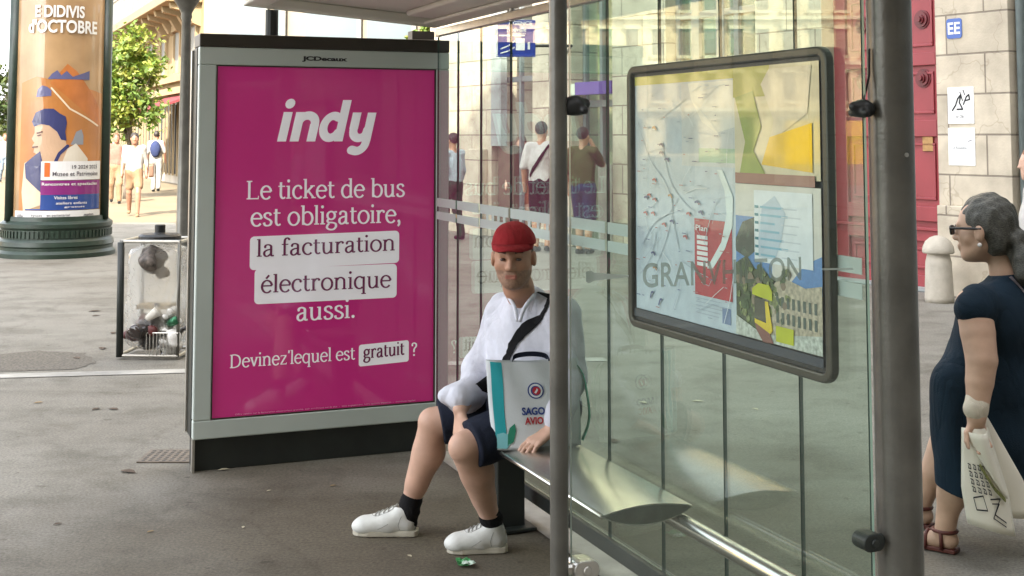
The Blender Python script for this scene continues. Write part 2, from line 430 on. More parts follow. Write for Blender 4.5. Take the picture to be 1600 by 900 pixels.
def nets(D, lo, h):
    S = D < 0; nx, ny, nz = D.shape
    c = np.zeros((nx - 1, ny - 1, nz - 1), np.uint8)
    for i in (0, 1):
        for j in (0, 1):
            for k in (0, 1): c += S[i:nx - 1 + i, j:ny - 1 + j, k:nz - 1 + k]
    act = (c > 0) & (c < 8)
    I, J, K = np.nonzero(act); n = len(I)
    ids = np.full(act.shape, -1, np.int64); ids[I, J, K] = np.arange(n)
    acc = np.zeros((n, 3)); cnt = np.zeros(n)
    cor = [(i, j, k) for i in (0, 1) for j in (0, 1) for k in (0, 1)]
    for a in cor:
        for ax in range(3):
            if a[ax]: continue
            b = list(a); b[ax] = 1
            da = D[I + a[0], J + a[1], K + a[2]].astype(float); db = D[I + b[0], J + b[1], K + b[2]].astype(float)
            m = (da < 0) != (db < 0)
            t = np.where(m, da / np.where(da == db, 1, da - db), 0)
            P = np.array(a, float)[None, :] + t[:, None] * (np.array(b) - np.array(a))[None, :]
            acc[m] += P[m]; cnt[m] += 1
    V = (np.stack([I, J, K], 1) + acc / np.maximum(cnt, 1)[:, None]) * h + lo
    quads = []
    for ax in range(3):
        s0 = [slice(1, -1)] * 3; s1 = [slice(1, -1)] * 3
        s0[ax] = slice(0, -1); s1[ax] = slice(1, None)
        m = S[tuple(s0)] != S[tuple(s1)]
        idx = np.stack(np.nonzero(m), 1)
        o1, o2 = (ax + 1) % 3, (ax + 2) % 3
        idx[:, o1] += 1; idx[:, o2] += 1
        def cell(d1, d2):
            q = idx.copy(); q[:, o1] += d1; q[:, o2] += d2; return ids[q[:, 0], q[:, 1], q[:, 2]]
        Q = np.stack([cell(-1, -1), cell(0, -1), cell(0, 0), cell(-1, 0)], 1)
        inside = S[idx[:, 0], idx[:, 1], idx[:, 2]]
        Q[~inside] = Q[~inside][:, ::-1]
        quads.append(Q)
    return V, np.concatenate(quads)
def folds(amp, f, seed=0, stretch=(1, 1, 0.35)):
    r = np.random.default_rng(seed); W = []
    for i in range(7):
        d = r.normal(size=3); d = d / np.linalg.norm(d) * np.array(stretch) * f * (0.6 + 0.9 * r.random()); W.append((d, r.random() * 6.28))
    def fn(X, Y, Z):
        wx = 0.03 * np.sin(11 * Z + 5 * X + seed); o = 0
        for d, ph in W: o = o + np.sin((X + wx) * d[0] + (Y - wx) * d[1] + Z * d[2] + ph)
        return (amp / 2.6) * o
    return fn
def frame(f, u=(0, 0, 1)):
    f = unit(f); l = unit(np.cross(u, f)); u = np.cross(f, l); return f, l, u       # forward, left, up
def ribbon(name, pts, w, thick, side, m, parent, surf=None, off=0.004):
    """flat strap along pts; side: vectors across the strap; surf: BVH to lie on"""
    A_, B_ = [], []
    for p, sd in zip(pts, side):
        p = np.asarray(p, float); sd = unit(sd)
        for lst, q in ((A_, p - sd * w / 2), (B_, p + sd * w / 2)):
            if surf is not None:
                hit = surf.find_nearest(Vector(q)); nrm = np.array(hit[1]); q = np.array(hit[0]) + nrm * off
            else: nrm = None
            lst.append((q, nrm))
    V = []; F = []
    for i in range(len(pts)):
        a, na = A_[i]; b, nb = B_[i]
        if na is None:
            tdir = unit(np.asarray(pts[min(i + 1, len(pts) - 1)]) - np.asarray(pts[max(i - 1, 0)])); na = nb = unit(np.cross(b - a, tdir))
        V += [a, b, b + nb * thick, a + na * thick]
    for i in range(len(pts) - 1):
        for j in range(4): F.append((4 * i + j, 4 * i + (j + 1) % 4, 4 * i + 4 + (j + 1) % 4, 4 * i + 4 + j))
    F += [(3, 2, 1, 0), tuple(4 * (len(pts) - 1) + j for j in range(4))]
    return mesh_obj(name, V, F, m, parent, False)
def creases(amp, f, seed=0, stretch=(1, 1, .5)):        # sharp-ridged cloth folds
    r = np.random.default_rng(seed); W = []
    for i in range(6):
        d = r.normal(size=3); d = d / np.linalg.norm(d) * np.array(stretch) * f * (.6 + .8 * r.random()); W.append((d, r.random() * 6.28, r.normal(size=3) * 9))
    def fn(X, Y, Z):
        o = 0
        for d, ph, q_ in W: o = o - np.abs(np.sin(X * d[0] + Y * d[1] + Z * d[2] + ph + .8 * np.sin(X * q_[0] + Y * q_[1] + Z * q_[2] + ph))) ** .7
        return amp * (o / 6 + .6)
    return fn
def bvh_of(o):
    me = o.data; off = Vector(wloc(o))
    return BVHTree.FromPolygons([v.co + off for v in me.vertices], [tuple(p.vertices) for p in me.polygons])
def catmull(pts, n=6):
    pts = [np.asarray(p, float) for p in pts]; out = []
    for i in range(len(pts) - 1):
        p0 = pts[max(i - 1, 0)]; p1 = pts[i]; p2 = pts[i + 1]; p3 = pts[min(i + 2, len(pts) - 1)]
        for j in range(n):
            t = j / n; out.append(0.5 * ((2 * p1) + (-p0 + p2) * t + (2 * p0 - 5 * p1 + 4 * p2 - p3) * t * t + (-p0 + 3 * p1 - 3 * p2 + p3) * t ** 3))
    out.append(pts[-1]); return out
# ------------------------------------------------------------------ the ground
def sheet(name, poly, z, m):
    o = mesh_obj(name, [(x, y, z) for x, y in poly], [tuple(range(len(poly)))], m); o['kind'] = 'structure'; return o
sheet('ground', [(-700, -200), (700, -200), (700, 1200), (-700, 1200)], 0, M['asphalt'])
sheet('sunlit_ground_sheet', [(-120, 25.5), (60, 24.5), (60, 300), (-120, 300)], 0.004, M['sunlit_ground'])  # sunlit part of the ground: warm sunlight put into the sheet's tan
kd = unit(V3(1.213, 0.193, 0)); kn = V3(-kd[1], kd[0], 0); k0 = V3(-3.544, 9.006, 0)
kp = [k0 - kd * 16, k0 + kd * 4.3]
sheet('kerb_line', [tuple((kp[0] - kn * 0.04)[:2]), tuple((kp[1] - kn * 0.04)[:2]), tuple((kp[1] + kn * 0.12)[:2]), tuple((kp[0] + kn * 0.12)[:2])], 0.005, M['kerb'])
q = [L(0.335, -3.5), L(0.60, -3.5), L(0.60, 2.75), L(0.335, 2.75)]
sheet('pale_ground_strip', [tuple(p[:2]) for p in q], 0.005, M['pale_ground'])  # paler strip of ground along the glass base

M['patch'] = mat('asphalt_patch', (0.120, 0.106, 0.084), 0.88, var=0.5, scale=55, bump=.3, bscale=120)
def patch(pts):
    P_ = [G(*p) for p in pts]; Q = []
    for a, b in zip(P_, P_[1:] + P_[:1]):
        for i in range(7): Q.append(a + (b - a) * i / 7 + V3(rng.normal() * .018, rng.normal() * .018, 0) * (i > 0))
    sheet('asphalt_patch', [tuple(p[:2]) for p in Q], 0.0035, M['patch'])
patch([(-80, 562), (60, 548), (135, 552), (150, 566), (120, 577), (-80, 583)])
# ------------------------------------------------------------------ buildings
E_ = unit(V3(-0.53, 0.848, 0)); N_ = V3(-E_[1], E_[0], 0)
if N_[1] > 0: N_ = -N_
P0 = V3(4.55, 13.6, 0)
def FA(t, d, z): return P0 + E_ * t + N_ * d + zz * z
M['stone'] = stone_mat('cut_stone', tuple(E_), (0.57, 0.51, 0.405), (0.49, 0.44, 0.35), (0.26, 0.225, 0.18))
M['stone_grey'] = stone_mat('grey_stone', tuple(E_), (0.33, 0.36, 0.36), (0.29, 0.32, 0.32), (0.18, 0.19, 0.19))
M['red_door'] = mat('red_paint', (0.27, 0.040, 0.048), 0.42, var=0.10, scale=4, bump=0.05)
M['red_dark'] = mat('dark_red_iron', (0.13, 0.018, 0.022), 0.4, var=0.2, scale=20)
M['brass'] = mat('aged_brass', (0.36, 0.22, 0.10), 0.4, 0.8, var=0.2, scale=20)
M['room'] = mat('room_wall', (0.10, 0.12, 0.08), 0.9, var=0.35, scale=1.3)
M['room_light'] = mat('room_wall_light', (0.62, 0.56, 0.44), 0.9, var=0.2, scale=1.0)
M['shopglass'] = glass_mat('shop_glass', (0.80, 0.90, 0.84), 0.015)
M['green_glass'] = glass_mat('green_shop_glass', (0.42, 0.60, 0.48), 0.10, dcol=(0.45, 0.62, 0.50))
M['purple'] = mat('purple_sign', (0.13, 0.075, 0.34), 0.4, var=0.05)
M['purple_dark'] = mat('deep_blue_sign', (0.045, 0.02, 0.22), 0.4, var=0.05)
M['steel_blue'] = mat('grey_blue_frame', (0.16, 0.18, 0.18), 0.45, var=0.1)
M['cream_panel'] = mat('cream_panel', (0.72, 0.72, 0.60), 0.5, var=0.05)
M['paper'] = mat('paper', (0.80, 0.80, 0.78), 0.8, var=0.04)
M['ink'] = mat('black_ink', (0.02, 0.02, 0.022), 0.7, var=0.0)

sb = thing('stone_building', FA(0, 0, 0), 'cream cut stone building with tall red portal and shop openings behind the bus shelter', 'building')
def wall(t0, t1, z0, z1, d=0.0, th=0.5, m='stone'):
    return MB().box(FA(t0, d - th, z0), E_ * (t1 - t0), N_ * th, zz * (z1 - z0)).build('wall', M[m], sb)
wall(-0.857, 0.046, 0, 4.2)
wall(-26, -0.857, 0, 24, d=-0.16, m='stone_grey')
wall(1.70, 2.83, 0, 4.2); wall(4.61, 5.84, 0, 4.2); wall(6.89, 7.97, 0, 4.2); wall(9.23, 11.4, 0, 4.2)
wall(-0.857, 11.4, 4.2, 24)
MB().box(FA(11.4, -9, 0), -E_ * 0.4, N_ * 8.5, zz * 24).build('wall', M['stone'], sb)
MB().box(FA(-0.875, 0.0, 0), E_ * 0.90, N_ * 0.07, zz * 0.94).build('plinth', M['stone'], sb, bev=0.01)
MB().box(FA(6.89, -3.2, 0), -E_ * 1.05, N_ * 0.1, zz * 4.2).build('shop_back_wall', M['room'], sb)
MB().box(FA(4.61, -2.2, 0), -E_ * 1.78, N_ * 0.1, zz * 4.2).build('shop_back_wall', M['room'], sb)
MB().box(FA(9.23, -2.2, 0), -E_ * 1.26, N_ * 0.1, zz * 4.2).build('passage_wall', M['room_light'], sb)
# shop opening with purple band
fr = MB()
for t in (5.86, 6.36, 6.80): fr.box(FA(t, -0.28, 0), E_ * 0.07, N_ * 0.08, zz * 4.2)
fr.box(FA(5.84, -0.28, 2.1), E_ * 1.05, N_ * 0.10, zz * 0.10)
f = fr.build('shop_frame', M['steel_blue'], sb, bev=0.005)
MB().box(FA(5.90, -0.25, 0.1), E_ * 0.46, N_ * 0.012, zz * 4.0).build('pane', M['shopglass'], f)
MB().box(FA(6.43, -0.25, 0.1), E_ * 0.37, N_ * 0.012, zz * 4.0).build('pane', M['shopglass'], f)
MB().box(FA(5.845, -0.10, 2.28), E_ * 0.30, N_ * 0.12, zz * 0.19).build('sign_band', M['purple_dark'], sb, bev=0.005)
MB().box(FA(6.147, -0.10, 2.28), E_ * 0.62, N_ * 0.12, zz * 0.19).build('sign_band', M['purple'], sb, bev=0.005)
MB().box(FA(6.77, -0.10, 2.28), E_ * 0.115, N_ * 0.12, zz * 0.17).build('sign_end', M['cream_panel'], sb, bev=0.005)
MB().box(FA(5.86, -0.6, 3.05), E_ * 0.26, N_ * 0.08, zz * 0.27).build('window_panel', M['cream_panel'], sb)
MB().box(FA(6.22, -0.6, 3.05), E_ * 0.55, N_ * 0.08, zz * 0.27).build('window_panel', M['cream_panel'], sb)
MB().box(FA(6.33, -0.9, 2.47), E_ * 0.16, N_ * 0.06, zz * 0.33).build('window_card', M['cream_panel'], sb)
MB().box(FA(5.98, -0.7, 1.45), E_ * 0.32, N_ * 0.05, zz * 0.30).build('window_poster', mat('pale_blue_poster', (0.45, 0.62, 0.68), 0.5, var=0.25, scale=9), sb)
MB().box(FA(5.86, -0.20, 0.0), E_ * 0.34, N_ * 0.20, zz * 1.25).build('side_panel', mat('grey_panel', (0.33, 0.31, 0.26), 0.6, var=0.2), sb)
# large green window
fr = MB()
for t in (2.83, 3.32, 3.60, 4.10, 4.50): fr.box(FA(t, -0.26, 0.5), E_ * (0.16 if t in (3.6, 4.1) else 0.09), N_ * 0.10, zz * 3.7)
fr.box(FA(2.83, -0.30, 0), E_ * 1.78, N_ * 0.3, zz * 0.5); fr.box(FA(2.83, -0.262, 3.25), E_ * 1.78, N_ * 0.09, zz * 0.09)
f = fr.build('window_frame', M['steel_blue'], sb, bev=0.006)
for t0, t1 in ((2.92, 3.32), (3.41, 3.60), (3.76, 4.10), (4.26, 4.50)):
    MB().box(FA(t0, -0.22, 0.5), E_ * (t1 - t0), N_ * 0.012, zz * 3.7).build('pane', M['green_glass'], f)
MB().box(FA(4.0, -0.8, 1.0), E_ * 0.5, N_ * 0.2, zz * 2.0).build('window_display', M['cream_panel'], sb)
# passage with steel posts
fr = MB()
for t in (8.02, 8.55, 9.13): fr.box(FA(t, -0.22, 0), E_ * 0.06, N_ * 0.07, zz * 4.2)
fr.box(FA(7.97, -0.22, 2.55), E_ * 1.26, N_ * 0.06, zz * 0.09)
fr.build('passage_frame', M['steel_blue'], sb, bev=0.005)
MB().box(FA(8.05, -1.4, 2.68), E_ * 0.45, N_ * 0.06, zz * 1.0).build('window_panel', mat('lime_panel', (0.60, 0.62, 0.28), 0.6, var=0.35, scale=5), sb)
MB().box(FA(8.62, -0.35, 0), E_ * 0.48, N_ * 0.3, zz * 1.5).build('door_leaf', mat('brown_wood', (0.12, 0.085, 0.06), 0.6, var=0.2), sb)
MB().box(FA(9.35, 0.0, 0), E_ * 0.42, N_ * 0.14, zz * 1.45).build('stone_base', M['stone'], sb, bev=0.02)
MB().box(FA(8.90, -0.10, 1.5), E_ * 0.32, N_ * 0.12, zz * 2.7).build('pilaster', M['stone_grey'], sb)
# red portal
dr = MB()
dr.box(FA(0.046, -0.30, 0.0), E_ * 1.654, N_ * 0.06, zz * 4.2)
for a, b in ((0.046, 0.22), (0.80, 0.94), (1.52, 1.70)): dr.box(FA(a, -0.24, 0), E_ * (b - a), N_ * 0.045, zz * 4.2)
for a, b in ((0.222, 0.798), (0.942, 1.518)):
    for z0, z1 in ((0.0, 0.15), (0.52, 0.64), (0.74, 0.90), (1.66, 1.84), (2.44, 2.58), (3.30, 3.45)): dr.box(FA(a, -0.24, z0), E_ * (b - a), N_ * 0.045, zz * (z1 - z0))
    for z0, z1 in ((0.17, 0.50), (0.92, 1.64), (1.86, 2.42), (2.60, 3.28), (3.47, 4.15)):
        t0, t1, y0, y1 = a + 0.05, b - 0.05, z0 + 0.05, z1 - 0.05
        for (u0, u1, w0, w1) in ((t0, t1, y0, y0 + 0.03), (t0, t1, y1 - 0.03, y1), (t0, t0 + 0.03, y0 + 0.031, y1 - 0.031), (t1 - 0.03, t1, y0 + 0.031, y1 - 0.031)):
            dr.box(FA(u0, -0.24, w0), E_ * (u1 - u0), N_ * 0.02, zz * (w1 - w0))
dr.box(FA(0.046, -0.195, 0.92 - 0.28), E_ * 1.654, N_ * 0.03, zz * 0.035)
door = dr.build('door', M['red_door'], sb, bev=0.006)
for t in (0.42, 1.28):
    for z in (2.30, 2.95):
        b = MB()
        c = FA(t, -0.24, z)
        for r0, d0 in ((0.105, 0.012), (0.085, 0.03), (0.05, 0.05), (0.03, 0.075)):
            n = 24; V = [c + (E_ * math.cos(6.2832 * i / n) + zz * math.sin(6.2832 * i / n)) * r0 for i in range(n)]
            b.add(V + [v + N_ * d0 for v in V], [tuple(range(n, 2 * n))] + [(i, (i + 1) % n, n + (i + 1) % n, n + i) for i in range(n)])
        b.build('rosette', M['red_dark'], door)
MB().box(FA(0.30, -0.24, 1.50), E_ * 0.14, N_ * 0.02, zz * 0.27).build('plate', M['brass'], door, bev=0.004)
MB().box(FA(0.046, -0.5, 0), E_ * 1.654, N_ * 0.5, zz * 0.03).build('threshold', M['stone_grey'], sb)
# conduits and drain pipe on the pier
MB().tube([FA(-0.93, -0.1, 0), FA(-0.93, -0.1, 12)], 0.045).build('drain_pipe', mat('pipe_paint', (0.20, 0.24, 0.24), 0.5), sb, smooth=True)

# things on the stone pier
def plaque(name, t0, t1, z0, z1, m, label, cat, th=0.008, r=0.0, d=0.0):
    poly = rrect(0, 0, t1 - t0, z1 - z0, r) if r else [(0, 0), (t1 - t0, 0), (t1 - t0, z1 - z0), (0, z1 - z0)]
    o = MB().prism(poly, FA(t1, d, z0), -E_, zz, N_ * th).build(name, m, None, origin=FA((t0 + t1) / 2, d, z0))
    return tag(o, label, cat)
pq = plaque('street_number_plate', -0.30, -0.105, 2.69, 2.90, mat('blue_enamel', (0.05, 0.11, 0.36), 0.25, var=0.1), 'blue enamel plate lettered EE on the stone pier', 'plaque', r=0.03)
tv, tf = text_flat('EE', 0.02)
tv = fit(tv, -0.155 + 0.0, 0.0, 0, 0.125)
flat_on(MB(), tv, tf, lambda x, y: FA(-0.285 - (x), 0.0105, 2.735 + y) if False else FA(-0.125 - (x + 0.155), 0.0105, 2.735 + y)).build('lettering', M['paper'], pq)
n1 = plaque('paper_notice', -0.427, -0.099, 1.795, 2.176, M['paper'], 'white paper notice with black calligraphic drawing taped to stone pier', 'notice')
mb = MB()
def fnote(z0): return lambda x, y: FA(-0.099 - x, 0.0105, z0 + y)
for pl in stroke([(0.06, .14), (.1, .19), (.13, .26), (.17, .30), (.15, .22), (.19, .15), (.12, .15)], .018) + stroke([(.2, .2), (.24, .28), (.27, .3), (.28, .25), (.23, .24)], .016) + stroke([(.19, .24), (.16, .33)], .012) + stroke([(.22, .3), (.2, .35)], .012):
    mb.add([fnote(1.795)(*p) for p in pl], [tuple(range(len(pl)))[::-1]])
mb.build('drawing', M['ink'], n1)
tv, tf = text_flat('nr 2b', 0.0); flat_on(MB(), fit(tv, .1, .2, .06, .09), tf, fnote(1.795)).build('lettering', M['ink'], n1)
n2 = plaque('paper_notice', -0.429, -0.094, 1.361, 1.751, M['paper'], 'white paper notice with one small printed line, below the drawing notice', 'notice')
mb = MB(); tv, tf = text_flat('Le Rousseau', 0.0); flat_on(mb, fit(tv, .05, .23, .17, .20), tf, fnote(1.361))
for pl in stroke([(.25, .25), (.29, .262)], .01): mb.add([fnote(1.361)(*p) for p in pl], [tuple(range(len(pl)))[::-1]])
mb.build('lettering', mat('grey_ink', (.2, .2, .22), .7, var=0), n2)
plaque('yellow_sticker', -0.075, 0.015, 0.30, 0.385, mat('yellow_sticker', (0.75, 0.66, 0.02), 0.5, var=0.05), 'small yellow square sticker low on the stone pier', 'sticker', d=0.072)
bs = G(1468, 472)
o = MB().lathe((bs[0], bs[1], 0), [(0.14, 0), (0.142, 0.05), (0.132, 0.30), (0.128, 0.40), (0.112, 0.47), (0.104, 0.485), (0.150, 0.488), (0.158, 0.505), (0.152, 0.55), (0.125, 0.605), (0.08, 0.645), (0.035, 0.662), (0.004, 0.665)], 28).build('stone_bollard', mat('pale_stone', (0.44, 0.40, 0.33), 0.85, var=0.12, scale=9, bump=0.4), None, True, origin=(bs[0], bs[1], 0))
tag(o, 'pale stone guard bollard with domed cap beside the red portal', 'bollard')

# blue projecting sign by the passage
bsn = at(806, 60, 17.2)
sg = thing('projecting_sign', bsn, 'blue projecting sign with white lettering beyond the shelter glass', 'sign')
def BS(x, d, z): return bsn + V3(x, -d, z)
o = MB().box(BS(-0.265, 0, -0.25), (0.53, 0, 0), (0, 0.05, 0), (0, 0, 0.50)).build('panel', mat('sign_blue', (0.018, 0.04, 0.27), 0.35, var=0.15, scale=6), sg, bev=0.006)
def q4(x0, z0, x1, z1, d=0.0025): MB().add([BS(x0, d, z0), BS(x1, d, z0), BS(x1, d, z1), BS(x0, d, z1)], [(0, 1, 2, 3)]).build('white_mark', M['paper'], o)
q4(-0.262, -0.24, -0.245, 0.24); q4(-0.23, 0.03, 0.12, 0.05); q4(0.0, -0.16, 0.12, 0.0); q4(0.16, -0.15, 0.19, -0.05)
for s_, x0, x1, z0, z1 in (('Nouvelle', -0.12, 0.14, 0.09, 0.15), ('AGENCE', -0.1, 0.22, 0.18, 0.23), ('station', -0.06, 0.13, 0.055, 0.085)):
    tv, tf = text_flat(s_, 0.015); flat_on(MB(), fit(tv, x0, x1, z0, z1), tf, lambda x, y: BS(x, 0.003, y)).build('lettering', M['paper'], o)
for a_, b_, c_ in (((-.2, -.14), (-.1, -.1), (-.02, -.04)), ((-.2, -.2), (-.1, -.17), (-.02, -.12))):
    mb = MB()
    for pl in stroke([a_, b_, c_], .018): mb.add([BS(p[0], 0.003, p[1]) for p in pl], [tuple(range(len(pl)))])
    mb.build('white_mark', M['paper'], o)
MB().tube([BS(0.26, -0.02, -0.1), BS(0.75, -0.02, -0.1), BS(0.75, -2.2, -0.1)], 0.018).build('arm', M['black'], sg)

# sunlit building down the street -----------------------------------------------------------------
M['sand'] = mat('sunlit_limestone', (0.225, 0.165, 0.085), 0.9, var=0.10, scale=0.9)
M['sand2'] = mat('limestone_trim', (0.25, 0.19, 0.105), 0.9, var=0.08, scale=1.5)
M['slate'] = mat('dark_window', (0.05, 0.055, 0.06), 0.15, var=0.2)
M['shutter'] = mat('grey_shutter', (0.16, 0.165, 0.15), 0.6, var=0.15)
M['balcony_iron'] = mat('balcony_iron', (0.20, 0.19, 0.16), 0.6, var=0.2)
B0 = V3(-9.9, 40, 0); Ed = unit(V3(-0.447, 1, 0)); Nd = V3(-Ed[1], Ed[0], 0)
def LB(t, d, z): return B0 + Ed * t + Nd * d + zz * z
lb = thing('balcony_building', B0, 'sunlit sand coloured building with bracketed balcony down the street', 'building')
MB().box(LB(-1.6, 0, 3.05), Ed * 32, -Nd * 10, zz * 19).build('wall', M['sand'], lb)
MB().box(LB(-1.6, -0.3, 0), Ed * 32, -Nd * 9.7, zz * 3.05).build('shop_wall', mat('shop_front', (0.30, 0.27, 0.22), 0.8, var=0.3, scale=0.7), lb)
for z in (3.05, 3.45, 6.35): MB().box(LB(-1.7, 0, z), Ed * 32.2, Nd * 0.22, zz * 0.22).build('cornice', M['sand2'], lb)
MB().box(LB(-1, 0, 5.75), Ed * 26, Nd * 1.1, zz * 0.3).build('balcony', M['sand2'], lb, bev=0.03)
for i in range(17): MB().prism([(0, 0), (0.95, 0), (0.9, -0.18), (0.45, -0.28), (0.25, -0.62), (0, -0.72)], LB(-0.8 + i * 1.5, 0, 5.75), Nd, zz, Ed * 0.34).build('bracket', M['sand2'], lb)
rl = MB()
for i in range(104): rl.box(LB(-0.95 + i * 0.25, 1.0, 6.05), Ed * 0.10, Nd * 0.05, zz * 0.9)
rl.box(LB(-1, 0.98, 6.95), Ed * 26, Nd * 0.09, zz * 0.07)
rl.build('railing', M['balcony_iron'], lb)
for i in range(10):
    t = -0.3 + i * 2.9
    for z0, z1 in ((3.75, 5.15), (6.6, 9.0), (10.2, 12.4), (13.8, 15.8)):
        w = MB().box(LB(t, 0.002, z0), Ed * 1.1, Nd * 0.03, zz * (z1 - z0)).build('window', M['slate'] if z0 > 5 else M['shutter'], lb)
        s = MB()
        s.box(LB(t - 0.2, 0.002, z0 - 0.16), Ed * 1.5, Nd * 0.16, zz * 0.155); s.box(LB(t - 0.2, 0.002, z1 + 0.005), Ed * 1.5, Nd * 0.18, zz * 0.2)
        s.box(LB(t - 0.18, 0.002, z0), Ed * 0.175, Nd * 0.10, zz * (z1 - z0)); s.box(LB(t + 1.105, 0.002, z0), Ed * 0.175, Nd * 0.10, zz * (z1 - z0))
        s.build('surround', M['sand2'], w)
for i in range(9):
    t = -1.2 + i * 3.0
    MB().box(LB(t, -0.29, 0.35), Ed * 2.2, Nd * 0.1, zz * 2.4).build('shop_window', M['slate'], lb)
    g = MB()
    for j in range(4): g.box(LB(t + j * 0.72, -0.18, 0.3), Ed * 0.07, Nd * 0.06, zz * 2.5)
    g.build('mullion', mat('pale_frame', (0.5, 0.45, 0.36), 0.6) if i == 0 else g and M['sand2'], lb)
aw = MB().prism([(0, 0), (1.5, -0.55), (1.5, -0.62), (0, -0.07)], LB(-1.0, 0.05, 3.0), Nd, zz, Ed * 6.0).build('awning', mat('dark_red_awning', (0.17, 0.02, 0.025), 0.8, var=0.15), lb)

# pale modern building closing the view
wb = thing('white_building', (-5, 36, 0), 'white building with wide blue glazed bays above the advertising panel', 'building')
M['white_render'] = mat('white_render', (0.21, 0.185, 0.14), 0.8, var=0.05, scale=1)
M['blue_glass'] = mat('blue_glazing', (0.10, 0.13, 0.14), 0.35, var=0.12, scale=0.6)
MB().box((-8.75, 36.2, 0), (7.4, 0, 0), (0, 6, 0), (0, 0, 15)).build('wall', M['white_render'], wb)
for x0, x1 in ((-8.0, -6.95), (-6.72, -6.44), (-5.85, -4.3), (-4.1, -2.75), (-2.5, -1.6)):
    for z0, z1 in ((3.2, 6.2), (7.2, 9.8)):
        w = MB().box((x0, 36.08, z0), (x1 - x0, 0, 0), (0, 0.118, 0), (0, 0, z1 - z0)).build('window', M['blue_glass'], wb)
        MB().box((x1 - 0.08, 36.0, z0), (0.12, 0, 0), (0, 0.078, 0), (0, 0, z1 - z0)).build('mullion', M['shutter'], w)
MB().box((-8.75, 35.9, 2.8), (7.4, 0, 0), (0, 0.29, 0), (0, 0, 0.3)).build('ledge', M['white_render'], wb)

# building across the street behind the viewer: it throws the shade the shelter stands in
M['grey_facade'] = stone_mat('grey_facade', (1, 0, 0), (0.40, 0.36, 0.30), (0.37, 0.335, 0.28), (0.24, 0.22, 0.18), 1.2, 0.5)
ob_ = thing('opposite_building', (10, -12, 0), 'tall stone building across the street from the shelter', 'building')
MB().box((-19, -22, 0), (66, 0, 0), (0, 10, 0), (0, 0, 30)).build('wall', M['grey_facade'], ob_)
w0 = None
for i in range(11):
    for j in range(4):
        x, z = -8 + i * 2.9, (0.6, 5.2, 9.6, 14.0)[j]; h = (3.0, 2.9, 2.8, 2.6)[j]
        w = MB().box((x, -11.99, z), (1.5, 0, 0), (0, 0.04, 0), (0, 0, h)).build('window', M['slate'], ob_)
        s = MB(); s.box((x - 0.25, -11.99, z + h + 0.002), (2.0, 0, 0), (0, 0.2, 0), (0, 0, 0.25)); s.box((x - 0.2, -11.99, z - 0.202), (1.9, 0, 0), (0, 0.18, 0), (0, 0, 0.2))
        s.build('surround', M['sand2'], w)
for z in (4.6, 9.0, 29.0): MB().box((-19.2, -11.99, z), (66.4, 0, 0), (0, 0.35, 0), (0, 0, 0.3)).build('cornice', M['sand2'], ob_)

# long sunlit apartment house far to the left: it is what the shelter glass mirrors
rd = unit(V3(0.72, 0.69, 0)); rn = V3(rd[1], -rd[0], 0)
RB0 = V3(-87, 63, 0)
def RB(t, d, z): return RB0 + rd * t + rn * d + zz * z
M['peach'] = mat('peach_render', (0.74, 0.55, 0.34), 0.9, var=0.06, scale=0.3)
M['peach_trim'] = mat('peach_trim', (0.72, 0.58, 0.38), 0.9, var=0.06, scale=0.5)
M['brown_shutter'] = mat('brown_shutter', (0.20, 0.12, 0.08), 0.7, var=0.2)
rb = thing('apartment_building', RB0, 'long peach coloured apartment house in full sun across the square', 'building')
MB().box(RB(-17, -0.01, 0), rd * 44, -rn * 12, zz * 24).build('wall', M['peach'], rb)
wn_ = None
for j, (z, h) in enumerate(((4.6, 2.3), (8.4, 2.2), (12.2, 2.1), (15.8, 1.9), (19.3, 1.7))):
    for i in range(19):
        if wn_ is None or i == 0:
            w = MB().box(RB(-15.5 + i * 2.2, 0, z), rd * 0.95, rn * 0.05, zz * h).build('window', M['brown_shutter'], rb)
            s = MB(); s.box(RB(-15.7, 0, z + h + 0.01), rd * 1.35, rn * 0.25, zz * 0.3); s.box(RB(-15.7, 0, z - 0.26), rd * 1.35, rn * 0.3, zz * 0.25)
            s.build('surround', M['peach_trim'], w); wn_ = w; wch = w.children[0]
        else:
            w = copy_obj(wn_, rb, rd * (i * 2.2)); copy_obj(wch, w)
for z in (3.7, 7.6, 11.4, 15.1, 18.7, 22.6): MB().box(RB(-17.2, 0, z), rd * 44.4, rn * 0.45, zz * 0.3).build('cornice', M['peach_trim'], rb)
for i in range(9): MB().box(RB(-15 + i * 4.6, 0, 0.2), rd * 2.8, rn * 0.06, zz * 3.0).build('shop_window', M['slate'], rb)

# yellow hoarding standing in the sun to the left (mirrored in the map glass)
hb = V3(-20.6, 17.0, 0); hd = unit(V3(0.72, 0.69, 0)); hn = V3(hd[1], -hd[0], 0)
hz = thing('yellow_hoarding', hb, 'plain yellow hoarding board on two posts in the sun', 'hoarding')
MB().box(hb - hd * 1.25 + zz * 1.05, hd * 2.5, hn * 0.04, zz * 0.95).build('board', mat('yellow_board', (0.80, 0.47, 0.01), 0.6, var=0.03), hz)
for s_ in (-1.1, 1.1): MB().tube([hb + hd * s_ - hn * 0.05, hb + hd * s_ - hn * 0.05 + zz * 2.0], 0.04).build('post', M['pole'], hz)

